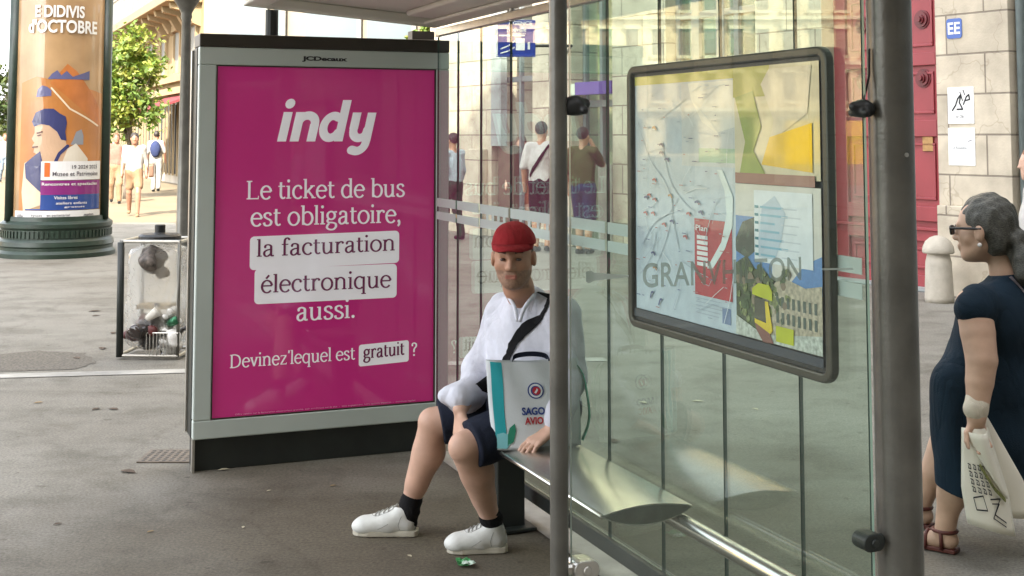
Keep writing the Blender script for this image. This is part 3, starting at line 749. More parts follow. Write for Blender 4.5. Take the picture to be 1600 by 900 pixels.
# ------------------------------------------------------------------ trees
def tree(base, h, cc, rad, nclump, nleaf, size, cols, label, group=None):
    root = thing('street_tree', base, label, 'tree', group)
    base = np.asarray(base, float); cc = np.asarray(cc, float); rad = np.asarray(rad, float)
    tb = MB(); tb.tube(catmull([base, base + (cc - base) * 0.45 + V3(.05, .02, 0), cc - zz * rad[2] * .3], 4), list(np.linspace(0.11, 0.05, 9)), 10)
    for i in range(9):
        a = rng.random() * 6.28; e = cc + rad * V3(math.cos(a) * .7, math.sin(a) * .7, rng.uniform(-.5, .6)); s_ = base + (cc - base) * rng.uniform(.5, .85)
        tb.tube([s_, (s_ + e) / 2 + zz * .1, e], [.04, .028, .01], 6)
    tb.build('trunk', M.setdefault('bark', mat('bark', (0.10, 0.08, 0.06), 0.9, var=.3, scale=15, bump=.5)), root, True)
    V = []; F = []; mi = []
    for c in range(nclump):
        d = rng.normal(size=3); d /= np.linalg.norm(d); rr = rng.uniform(.35, 1.0) ** 0.6
        p = cc + rad * d * rr; cr = rad.mean() * rng.uniform(.16, .34); tone = rng.integers(0, len(cols))
        for _ in range(nleaf):
            o = rng.normal(size=3) * cr * .5; q = p + o
            n = rng.normal(size=3) + V3(0, 0, .9); n /= np.linalg.norm(n); t = np.cross(n, rng.normal(size=3)); t /= np.linalg.norm(t); b = np.cross(n, t)
            s_ = size * rng.uniform(.6, 1.3); k = len(V)
            V += [q - t * s_, q + b * s_ * .5, q + t * s_, q - b * s_ * .5]; F.append((k, k + 1, k + 2, k + 3)); mi.append(tone if rng.random() < .75 else rng.integers(0, len(cols)))
    mesh_obj('crown', V, np.array(F), None, root, False, mats=cols, fmat=mi)
    return root
def leafmat(name, c, tr=0.35):
    m = bpy.data.materials.new(name); m.use_nodes = True; nt = m.node_tree; b = nt.nodes['Principled BSDF']
    b.inputs['Base Color'].default_value = (*c, 1); b.inputs['Roughness'].default_value = .55
    t = nt.nodes.new('ShaderNodeBsdfTranslucent'); t.inputs[0].default_value = (c[0] * 1.3, c[1] * 1.2, c[2] * .6, 1)
    x = nt.nodes.new('ShaderNodeMixShader'); x.inputs[0].default_value = tr
    nt.links.new(b.outputs[0], x.inputs[1]); nt.links.new(t.outputs[0], x.inputs[2]); nt.links.new(x.outputs[0], nt.nodes['Material Output'].inputs[0]); return m
lime = [leafmat('lime_leaf', (.20, .26, .045)), leafmat('green_leaf', (.10, .17, .03)), leafmat('mid_leaf', (.10, .16, .03)), leafmat('yellow_leaf', (.26, .28, .06))]
dark = [leafmat('dark_leaf', (.05, .085, .02)), leafmat('deep_leaf', (.035, .06, .016)), leafmat('olive_leaf', (.08, .11, .03))]
p = at(200, 212, 34)
tree((p[0], 34, 0), 5, (p[0], 34, 2.95), (0.95, .95, 1.55), 100, 60, .085, lime, 'lime green street tree just right of the advertising column')
p = at(-8, 160, 48)
tree((p[0], 48, 0), 5, (p[0], 48, 3.1), (1.5, 1.4, 1.5), 60, 50, .12, dark, 'dark green tree at the left edge, behind the advertising column')
p = at(668, 48, 33)
tree((p[0], 33, 0), 6, (p[0], 33, 4.05), (.5, .5, .55), 30, 40, .10, lime, 'yellow green tree top showing just above the advertising panel')

# ------------------------------------------------------------------ bus shelter
bus = thing('bus_shelter', L(0.37, 1.0), 'glass and grey metal bus shelter with pale roof', 'bus shelter')
GW = 0.37
seams = [-0.893, -0.570, -0.142, 0.278, 0.705, 1.215, 1.721, 2.119, 2.46, 2.79]
panes = []
for a, b in zip(seams[:-1], seams[1:]):
    g = 0.0035; mb = MB()
    p0 = L(GW, a + g, 0.148); mb.box(p0, vv * 0.010, uu * (b - a - 2 * g), zz * 2.055)
    # faces: 0 bottom 1 top 2.. sides; clear on the two large faces
    mb.mi = []
    for f_ in mb.F:
        P = [mb.V[i] for i in f_]; n = unit(np.cross(P[1] - P[0], P[2] - P[1])); mb.mi.append(0 if abs(n @ vv) > 0.9 else 1)
    o = mb.build('back_pane', None, bus, mats=[M['glass'], M['glass_edge']]); panes.append((a, b, o))
    fs = MB()
    for z0, z1 in ((1.292, 1.337), (1.224, 1.266)):
        fs.box(L(GW - 0.0045, a + 0.012, z0), vv * 0.001, uu * (b - a - 0.024), zz * (z1 - z0))
    if 1.2 < a < 2.0:
        n = 4
        for i in range(n):
            t = a + 0.05 + i * (b - a - 0.1) / n; fs.box(L(GW - 0.0045, t, 1.2665), vv * 0.001, uu * 0.03, zz * 0.025)
    fs.build('frosted_band', M['frost'], o)
MB().box(L(GW - 0.015, -0.93, 0.086), vv * 0.04, uu * 3.72, zz * 0.06).build('base_rail', M['frame_dark'], bus, bev=0.004)
MB().box(L(GW - 0.015, -0.93, 2.205), vv * 0.04, uu * 3.72, zz * 0.04).build('top_rail', M['aluminium'], bus, bev=0.004)
# side pane with its film lettering
mb = MB(); tS = -1.009
mb.box(L(-0.564, tS - 0.005, 0.14), vv * 0.852, uu * 0.010, zz * 1.98); mb.mi = []
for f_ in mb.F:
    P = [mb.V[i] for i in f_]; n = unit(np.cross(P[1] - P[0], P[2] - P[1])); mb.mi.append(0 if abs(n @ uu) > 0.9 else 1)
side = mb.build('side_pane', None, bus, mats=[M['glass'], M['edge_light']])
def SP(w, z): return L(w, tS - 0.0065, z)
mb = MB(); tv, tf = text_flat('GRANVHILTON', 0.012, spacing=1.02); flat_on(mb, fit(tv, -0.375, 0.078, 1.303, 1.363), tf, SP)
mb.build('lettering', M['decal'], side)
mb = MB(); n = 28
for k, d_ in enumerate((0, 1)):
    pass
disc = [(-0.517 + 0.0145 * math.cos(6.2832 * i / n), 1.336 + 0.0145 * math.sin(6.2832 * i / n)) for i in range(18, n + 11)]
mb.add([SP(x, z) for x, z in disc + [(-0.413, 1.3355), (-0.413, 1.331)]], [tuple(range(len(disc) + 2))])
mb.build('line_symbol', M['frost'], side)
mb = MB(); mb.add([SP(0.141, 1.3265), SP(0.236, 1.3235), SP(0.236, 1.328), SP(0.141, 1.331)], [(0, 1, 2, 3)]); mb.build('line_symbol', M['frost'], side)
def pole(w, t, r, z1, n=28): return MB().tube([L(w, t, 0), L(w, t, z1)], r, n).build('pole', M['pole'], bus, True)
pR = pole(0.372, tS, 0.059, 2.26); pC = pole(-0.594, tS, 0.0215, 2.335); smooth_auto(pR); smooth_auto(pC)
for w, t, r in ((0.372, tS, 0.08), (-0.594, tS, 0.042)):
    o = MB().lathe(L(w, t), [(r + .015, 0), (r + .015, .012), (r, .02), (r * .8, .03)], 24).build('pole_base', M['frame_dark'], bus)
def clip(w, z, s, big, m='black'):
    """bracket gripping the side pane: boss with an arm and a rounded pad"""
    mb = MB()
    if big:
        S = Sdf(.003); ax_ = np.array([vv, uu, zz])
        S.ell(L(w + s * 0.018, tS, z), (0.026, 0.030, 0.024), ax_, .01); S.cone(L(w, tS, z - .004), L(w + s * 0.046, tS, z + .004), .017, .013, .012); S.cone(L(w + s * .03, tS - .03, z - .012), L(w + s * .03, tS + .03, z - .012), .010, .010, .008)
        return S.build('clip', M[m], bus)
    else:
        mb.prism(rrect(-0.032, -0.022, 0.032, 0.022, 0.02), L(w, tS - 0.028, z), vv, zz, uu * 0.056)
        mb.tube([L(w + s * 0.01, tS, z), L(w - s * 0.05, tS, z)], 0.014)
        mb.tube([L(w, tS - 0.034, z), L(w, tS + 0.034, z)], 0.011, 12)
    return mb.build('clip', M[m], bus, bev=0.004)
clip(-0.570, 1.742, 1, True); clip(0.300, 1.742, -1, True)
clip(-0.535, 0.665, 1, False, 'aluminium'); clip(0.272, 0.634, -1, False, 'frame_dark')
MB().tube([L(0.285, tS, 1.76), L(0.305, tS, 1.83), L(0.307, tS, 1.90)], 0.003, 6).build('cable', M['black'], bus)
# roof, sloping up towards the front
MB().tube([L(0.372, tS, 1.62) - uu * .058, L(0.372, tS, 1.62) - uu * .062], .006, 10).build('bolt', M['aluminium'], bus)
roof = MB(); zb = lambda w: 2.258 + (0.385 - w) * 0.079
def RF(w, t, dz=0.0): return L(w, t, zb(w) + dz)
def slab(w0, w1, t0, t1, d0, d1, mb):
    mb.add([RF(w0, t0, d0), RF(w1, t0, d0), RF(w1, t1, d0), RF(w0, t1, d0), RF(w0, t0, d1), RF(w1, t0, d1), RF(w1, t1, d1), RF(w0, t1, d1)],
           [(0, 3, 2, 1), (4, 5, 6, 7), (0, 1, 5, 4), (1, 2, 6, 5), (2, 3, 7, 6), (3, 0, 4, 7)])
mb = MB(); slab(-0.67, 0.385, -1.25, 2.86, 0.05, 0.13, mb); slab(0.14, 0.385, -1.25, 2.62, 0.02, 0.049, mb)
rf = mb.build('roof', M['roof'], bus, bev=0.01)
mb = MB(); slab(-0.67, 0.385, 2.74, 2.86, 0.0, 0.049, mb); slab(-0.67, -0.56, -1.25, 2.738, 0.0, 0.049, mb); slab(0.275, 0.385, -1.25, 2.738, 0.0, 0.018, mb)
mb.build('fascia', M['roof'], rf, bev=0.008)
mb = MB(); slab(-1.15, -0.672, -1.25, 2.80, 0.075, 0.11, mb); mb.build('eave', M['roof'], rf, bev=0.012)
MB().box(A(1.18, -0.17, 2.19), vv * 0.13, -nA * 0.08, zz * 0.06).build('roof_post', M['brown_dark'], bus)
MB().tube([A(0.385, -0.1, 2.18), A(0.385, -0.1, 2.33)], 0.034).build('roof_post', M['frame_dark'], bus)
mb = MB()
mb.tube([L(GW, 1.7, 2.20), L(GW, 1.7, 2.285)], 0.014); mb.build('roof_bracket', M['aluminium'], bus)

# ------------------------------------------------------------------ bench
bench = thing('bench', L(0.17, 0.7), 'curved satin steel bench with tubular beam inside the shelter', 'bench')
prof = []
for i in range(17):
    x = i / 16; prof.append((0.335 * x, 0.452 + 0.021 * math.sin(math.pi * x) ** 0.9 if 0 < x < 1 else 0.452))
for i in range(15, 0, -1):
    x = i / 16; prof.append((0.335 * x, 0.449 - 0.043 * math.sin(math.pi * x) ** 0.8))
o = MB().prism([(w, z) for w, z in prof], L(0, 0.0, 0), vv, zz, uu * 1.47).build('seat', M['seat_metal'], bench); smooth_auto(o, 35)
M['cast'] = mat('cast_aluminium', (0.16, 0.17, 0.145), 0.45, 0.4, var=0.15, scale=20)
cx_, cz_ = 0.1675, 0.447
MB().prism([(cx_ + (w - cx_) * .965, cz_ + (z - cz_) * .86) for w, z in prof], L(0, -0.004, 0), vv, zz, uu * 0.0038).build('end_cap', M['cast'], bench)
MB().tube([L(0.002, 0.0, 0.4505), L(0.002, 1.47, 0.4505)], 0.0085, 12).build('front_rim', M['seat_metal'], bench, True)
MB().box(L(0.09, 0.30, 0.380), vv * 0.16, uu * 1.12, zz * 0.02).build('under_rail', M['frame_dark'], bench, bev=0.004)
o = MB().tube([L(0.295, -1.0, 0.400), L(0.295, 1.45, 0.400)], 0.028, 24).build('beam', M['seat_metal'], bench, True); smooth_auto(o)
MB().box(L(0.17, 1.36, 0.0), vv * 0.125, uu * 0.10, zz * 0.415).build('leg', M['frame_dark'], bench, bev=0.006)
MB().box(L(0.16, 1.31, 0.005), vv * 0.17, uu * 0.2, zz * 0.015).build('foot_plate', M['frame_dark'], bench, bev=0.004)
mb = MB().box(L(0.27, -0.98, 0.0), vv * 0.05, uu * 0.10, zz * 0.40); mb.build('leg', M['frame_dark'], bench, bev=0.006)

# ------------------------------------------------------------------ map display on the back glass
mp = thing('map_display', L(0.35, -0.18, 0.97), 'bronze framed transit map display hung on the shelter back glass', 'map display')
WM = 0.353
def MP(t, d, z): return L(WM - d, t, 0.9755 + (z - 0.920) * 0.926)      # t decreases towards the right of the picture
fr = MB(); T0, T1, Z0, Z1 = 0.470, -0.775, 0.920, 1.946
def ring(mb, o0, o1, d0, d1):
    # rounded picture-frame between outlines inset by o0 and o1
    P = [rrect(o, o, T0 - T1 - o, Z1 - Z0 - o, r_) for o, r_ in ((o0, 0.05), (o1, 0.018))]
    n = len(P[0])
    V = [MP(T0 - x, d, Z0 + y) for d in (d0, d1) for pl in P for x, y in pl]
    F = []
    for i in range(n):
        j = (i + 1) % n
        F += [(i, n + i, n + j, j), (2 * n + i, 2 * n + j, 3 * n + j, 3 * n + i), (i, j, 2 * n + j, 2 * n + i), (n + i, 3 * n + i, 3 * n + j, n + j)]
    mb.add(V, F)
ring(fr, 0.0, 0.030, -0.012, 0.016)
o = fr.build('frame', mat('bronze_frame', (0.060, 0.055, 0.042), 0.38, 0.4, var=0.08), mp, bev=0.006)
MB().box(MP(T0 - 0.02, -0.012, Z0 + 0.02), uu * (T1 - T0 + 0.04), -vv * 0.012, zz * (Z1 - Z0 - 0.04) * 0.924).build('back_board', M['black'], mp)
prt = lambda n_, c: mat(n_, c, 0.10, var=.75 if 'photo trees' in n_ or 'dark hill' in n_ or 'moss' in n_ else (.35 if 'building' in n_ or 'road' in n_ else .10) if 'photo' in n_ or 'pale_reflection' in n_ or 'leaf' in n_ else .07, scale=70 if 'photo' in n_ else 22, coat=1.0)
MPR = {}; _dk = [0]
def _d(d): _dk[0] += 1; return d * .45 + .000012 * _dk[0]
def pr(key, col):
    if key not in MPR: MPR[key] = (MB(), prt('print_' + key, col))
    return MPR[key][0]
def rect(key, col, px0, px1, z0, z1, d):      # px in 0..1 across, z in metres
    t = lambda x: T0 - 0.045 - x * (T0 - T1 - 0.09)
    pr(key, col).add([MP(t(x_), e_, z_) for e_ in (_d(d),) for x_, z_ in ((px0, z0), (px1, z0), (px1, z1), (px0, z1))], [(0, 1, 2, 3)])
def poly(key, col, pts, d):
    t = lambda x: T0 - 0.045 - x * (T0 - T1 - 0.09)
    pr(key, col).add([MP(t(x), e_, z) for e_ in (_d(d),) for x, z in pts], [tuple(range(len(pts)))])
def mtext(key, col, s_, x0, x1, z0, z1, d, offset=0.0):
    t = lambda x: T0 - 0.045 - x * (T0 - T1 - 0.09)
    tv, tf = text_flat(s_, offset); flat_on(pr(key, col), fit(tv, x0, x1, z0, z1), tf, lambda x, y: MP(t(x), d, y))
zb0, zb1 = 0.995, 1.902
rect('pale blue', (0.44, 0.53, 0.58), 0, .60, zb0, zb1, .004)
rect('lime', (0.34, 0.36, 0.02), 0, .62, 1.868, zb1, .0065)
rect('map grey', (0.50, 0.55, 0.55), .30, .60, 1.56, 1.862, .0065)
poly('map light', (0.66, 0.68, 0.62), [(.34, 1.862), (.60, 1.862), (.60, 1.70), (.50, 1.68), (.42, 1.72), (.36, 1.80)], .0085)
rect('map green', (0.34, 0.50, 0.36), .40, .60, 1.575, 1.625, .0085)
poly('river', (0.62, 0.72, 0.70), [(.50, 1.55), (.53, 1.55), (.585, 1.46), (.58, 1.36), (.54, 1.28), (.47, 1.20), (.44, 1.20), (.52, 1.30), (.55, 1.40), (.54, 1.48)], .0085)
rect('red block', (0.40, 0.030, 0.045), .37, .575, 1.10, 1.372, .0065)
for i in range(6): rect('white', (.74, .76, .76), .385, .445, 1.205 + i * .019, 1.218 + i * .019, .0085)
mtext('white', (.74, .76, .76), 'Plan', .385, .45, 1.33, 1.35, .0085, .01)
for i in range(5): rect('fine text', (.36, .42, .46), .375, .50 + .01 * (i % 3), 1.035 + i * .013, 1.0385 + i * .013, .0065)
rect('blue grey', (.15, .22, .36), .52, .565, 1.02, 1.075, .0065)
# line network
for pts in ([(.02, 1.72), (.10, 1.58), (.20, 1.49), (.24, 1.40), (.20, 1.28), (.12, 1.15)], [(.18, 1.64), (.23, 1.5), (.32, 1.42), (.37, 1.40)], [(.05, 1.25), (.12, 1.33), (.22, 1.38), (.28, 1.44)], [(.24, 1.44), (.245, 1.36), (.28, 1.25)], [(.03, 1.13), (.10, 1.2), (.14, 1.3)]):
    for pl in stroke([tuple(x) for x in catmull([np.array([a * 1.2, b]) for a, b in pts], 5)], .0035, 5): poly('route grey', (.34, .41, .46), [(p[0] / 1.2, p[1]) for p in pl], .0065)
for i, (x, z, c) in enumerate([(.12, 1.70, 0), (.165, 1.635, 1), (.165, 1.605, 1), (.20, 1.58, 1), (.12, 1.50, 2), (.085, 1.44, 2), (.12, 1.425, 2), (.065, 1.43, 1), (.06, 1.37, 2), (.11, 1.372, 2), (.22, 1.445, 0), (.18, 1.335, 2), (.23, 1.35, 1), (.33, 1.385, 2), (.38, 1.43, 1), (.40, 1.395, 1), (.31, 1.30, 2), (.12, 1.165, 0), (.11, 1.22, 1), (.10, 1.05, 3), (.155, 1.03, 3)]):
    key, col = (('ochre', (.42, .24, .12)), ('navy', (.06, .08, .20)), ('brick', (.42, .12, .12)), ('navy', (.06, .08, .20)))[c]
    w = .016 if c != 3 else .012
    for pl in stroke([(x * 1.2, z), (x * 1.2 + w, z + .004), (x * 1.2 + w * 1.6, z - .006)] if c != 3 else [(x * 1.2, z), (x * 1.2 + .01, z + .02), (x * 1.2 + .022, z + .022)], .008, 5): poly(key, col, [(p[0] / 1.2, p[1]) for p in pl], .0085)
for i in range(46):          # street grid of the plan
    x, z = rng.uniform(.02, .56), rng.uniform(1.01, 1.84); a = rng.choice([.4, 1.1, 1.9, 2.6]) + rng.normal() * .2; l = rng.uniform(.05, .2)
    x1, z1_ = min(.585, max(.01, x + math.cos(a) * l)), min(1.85, max(1.0, z + math.sin(a) * l)); xm, zm = (x + x1) / 2 + rng.normal() * .008, (z + z1_) / 2 + rng.normal() * .008
    for pl in stroke([(x * 1.2, z), (xm * 1.2, zm), (x1 * 1.2, z1_)], rng.choice([.0014, .002, .003]), 4): poly(('street pale', 'route grey', 'street white')[i % 3], ((.50, .58, .62), (.34, .41, .46), (.62, .68, .70))[i % 3], [(p[0] / 1.2, p[1]) for p in pl], .0065)
for i in range(90):
    x, z = rng.uniform(.01, .56), rng.uniform(1.01, 1.85); w = rng.uniform(.006, .028); rect(('label grey', 'label navy', 'label brick')[i % 3], ((.30, .36, .40), (.08, .10, .22), (.40, .16, .15))[i % 3], x, x + w, z, z + .0028, .0085)
# right-hand poster; mirrored leaves, pale gleam and yellow are painted into the print
rect('beige', (0.58, 0.54, 0.38), .605, 1.0, 1.53, zb1, .0045)
rect('olive', (.30, .34, .05), .60, .78, 1.80, zb1, .0065)
poly('leaf green', (.20, .30, .05), [(.61, 1.80), (.70, 1.82), (.74, 1.70), (.70, 1.62), (.76, 1.54), (.63, 1.54), (.66, 1.65)], .0085)
poly('pale_reflection', (.64, .58, .45), [(.78, 1.89), (.97, 1.89), (.95, 1.74), (.84, 1.68), (.76, 1.58), (.80, 1.72), (.74, 1.84)], .0085)  # bright reflection on the cover, drawn as a printed shape
poly('yellow', (.74, .45, .005), [(.74, 1.575), (.78, 1.665), (.97, 1.71), (.97, 1.555)], .0105)  # yellow mirror image in the cover, drawn as print
rect('maroon', (.24, .09, .09), .61, .98, 1.51, 1.545, .0125)
rect('pale print', (.58, .58, .52), .605, 1.0, 1.20, 1.508, .0045)
rect('photo sky', (.09, .22, .46), .605, .78, 1.20, 1.40, .0048)
poly('photo sky', (.09, .22, .46), [(.86, 1.20), (.93, 1.27), (1.0, 1.30), (1.0, 1.18), (.88, 1.18)], .0050)
poly('dark hill', (.05, .07, .05), [(.605, 1.32), (.64, 1.38), (.70, 1.40), (.72, 1.30), (.66, 1.26), (.605, 1.28)], .0065)
rect('list white', (.68, .74, .76), .70, .965, 1.255, 1.49, .0085)
poly('list shade', (.44, .54, .62), [(.72, 1.33), (.74, 1.44), (.80, 1.475), (.85, 1.42), (.83, 1.34), (.80, 1.27), (.72, 1.27)], .0105)
for i in range(7):
    rect('teal', (.04, .20, .24), .705, .722, 1.275 + i * .026, 1.284 + i * .026, .0125)
    rect('teal line', (.20, .42, .52), .732, .80 + .02 * ((i * 7) % 4), 1.276 + i * .026, 1.283 + i * .026, .0125); rect('list line', (.52, .58, .62), .83, .90 + .008 * (i % 3), 1.277 + i * .026, 1.281 + i * .026, .0125)
poly('photo trees', (.040, .065, .020), [(.605, 1.0), (.605, 1.24), (.66, 1.27), (.70, 1.23), (.76, 1.22), (.80, 1.17), (.84, 1.10), (.80, 1.0)], .0065)
poly('photo building', (.40, .36, .26), [(.76, 1.03), (.76, 1.16), (.82, 1.22), (.93, 1.195), (1.0, 1.21), (1.0, 1.05), (.85, 1.0)], .0085)
for i in range(8):
    for j in range(2): rect('photo window', (.07, .10, .08), .80 + i * .024, .812 + i * .024, 1.07 + j * .05, 1.105 + j * .05, .0105)
poly('photo road', (.42, .46, .40), [(.605, 1.0), (.605, 1.065), (.74, 1.02), (1.0, 1.06), (1.0, 1.0)], .0105)
for i in range(80):
    x, z = rng.uniform(.61, .86), rng.uniform(1.06, 1.235); r_ = rng.uniform(.006, .016)
    poly(('photo moss', 'photo bark', 'photo leaf')[i % 3], ((.14, .17, .06), (.19, .15, .10), (.05, .09, .03))[i % 3], [(x + r_ * math.cos(a) * rng.uniform(.6, 1.2), z + r_ * 1.2 * math.sin(a) * rng.uniform(.6, 1.2)) for a in np.linspace(0, 6.28, 8)[:-1]], .0085)
poly('tram lime', (.44, .48, .01), [(.69, 1.145), (.69, 1.165), (.72, 1.185), (.77, 1.185), (.785, 1.165), (.785, 1.135)], .0125)
poly('tram dark', (.06, .06, .035), [(.70, 1.07), (.70, 1.138), (.75, 1.135), (.755, 1.06)], .0125)
poly('tram yellow', (.66, .50, .02), [(.755, 1.06), (.75, 1.13), (.765, 1.13), (.785, 1.04), (.77, 1.025), (.70, 1.055), (.70, 1.068)], .0127)
rect('tram lime', (.44, .48, .01), .80, .88, 1.01, 1.06, .0127)
poly('crowd', (.20, .08, .06), [(.70, 1.055), (.77, 1.03), (.79, 1.0), (.74, .997), (.71, 1.03)], .0129)
rect('dark strip', (.02, .028, .045), 0, 1, .965, .994, .0045)
prb = {}
for k_, (mb, m_) in MPR.items(): mb.build('print', m_, mp).name = 'print'
# ------------------------------------------------------------------ advertising panel
adp = thing('advertising_panel', A(0.67, -0.1, 0), 'tall pale grey street advertising panel with magenta poster at the shelter end', 'advertising panel')
W_ = 1.34
mb = MB()
s0, s1, z0, z1 = 0.088, 1.265, 0.252, 2.030
mb.box(A(0, -0.05, 0.16), vv * W_, nA * 0.05, zz * (z0 - 0.16)); mb.box(A(0, -0.05, z1), vv * W_, nA * 0.05, zz * (2.122 - z1))
mb.box(A(0, -0.05, z0), vv * s0, nA * 0.05, zz * (z1 - z0)); mb.box(A(s1, -0.05, z0), vv * (W_ - s1), nA * 0.05, zz * (z1 - z0))
adf = mb.build('frame', M['frame'], adp)
# rounded outer edge of the door frame
bevel(adf, 0.006)
MB().box(A(-0.004, -0.20, 0.16), vv * (W_ + .004), nA * 0.148, zz * 1.96).build('case', M['frame_dark'], adp, bev=0.006)
MB().box(A(-0.014, -0.205, 0.17), vv * 0.009, nA * 0.035, zz * 1.94).build('side_trim', M['aluminium'], adp)
MB().box(A(0.0, -0.19, 2.1215), vv * W_, nA * 0.195, zz * 0.068).build('header', M['brown_dark'], adp, bev=0.006)
MB().box(A(0.012, -0.19, 0.0), vv * (W_ - 0.02), nA * 0.16, zz * 0.158).build('base', M['frame_dark'], adp, bev=0.004)
MB().box(A(0.0, -0.05, 0.0), vv * 0.012, nA * 0.045, zz * 0.158).build('base_trim', M['aluminium'], adp)
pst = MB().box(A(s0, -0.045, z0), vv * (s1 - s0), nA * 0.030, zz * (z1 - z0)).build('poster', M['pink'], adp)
mb = MB()
for (a, b, c, d) in ((s0, s1, z0, z0 + .006), (s0, s1, z1 - .006, z1), (s0, s0 + .006, z0 + .006, z1 - .006), (s1 - .006, s1, z0 + .006, z1 - .006)): mb.box(A(a, -.0149, c), vv * (b - a), nA * .012, zz * (d - c))
mb.build('seal', M['brown_dark'], adp)
def AP(d): return lambda x, y: A(x, -0.015 + d, y)
tv, tf = text_flat('JCDecaux', 0.045, spacing=.96); mb = MB(); flat_on(mb, fit(tv, .526, .769, 2.055, 2.085), tf, lambda x, y: A(x, 0.0015, y)); mb.build('lettering', M['ink'], adf)
# logo drawn as thick strokes, slanted
lg = MB(); LX, LZ, LS = 0.405, 1.640, 0.218
def lstroke(pts, w, k):
    for i, pl in enumerate(stroke(pts, w, 16)):
        P = [(x + 0.22 * y, y) for x, y in pl]
        lg.add([A(LX + x * LS, -0.015 + 0.0016 + 0.00012 * ((k * 13 + i) % 40), LZ + y * LS) for x, y in P], [tuple(range(len(P)))])
def lpoly(P, k):
    lg.add([A(LX + (x + 0.22 * y) * LS, -0.015 + 0.0016 + 0.00012 * (k % 40), LZ + y * LS) for x, y in P], [tuple(range(len(P)))])
W2 = 0.215
def bar(x, y0, y1, k): lpoly([(x - W2 / 2, y0), (x + W2 / 2, y0), (x + W2 / 2, y1), (x - W2 / 2, y1)], k)
arc = lambda cx, cy, rx, ry, a0, a1, n=12: [(cx + rx * math.cos(R(a0 + (a1 - a0) * i / n)), cy + ry * math.sin(R(a0 + (a1 - a0) * i / n))) for i in range(n + 1)]
bar(.10, 0, .70, 1); lstroke([(.10, .90), (.1001, .901)], .235, 2)                                   # i
bar(.40, 0, .70, 3); lstroke([(.40, .42)] + arc(.605, .43, .20, .19, 165, 0) + [(.805, .12)], W2 * .93, 4); bar(.805, 0, .42, 5)  # n
lstroke(arc(1.24, .35, .205, .265, 60, 330, 18), W2 * .93, 6); bar(1.475, 0, 1.0, 7); lstroke([(1.34, .58), (1.44, .50)], W2 * .7, 8); lstroke([(1.40, .20), (1.30, .09)], W2 * .8, 9)   # d
bar(1.79, .30, .70, 10); lstroke([(1.79, .32)] + arc(1.965, .27, .175, .19, 185, 330) + [(2.13, .28)], W2 * .93, 11); bar(2.165, .0, .70, 12)
lstroke([(2.165, .05)] + arc(1.97, -.02, .195, .215, 0, -100, 9) + [(1.84, -.205)], W2 * .95, 13)                                                      # y
lg.build('logo', M['print_white'], pst)
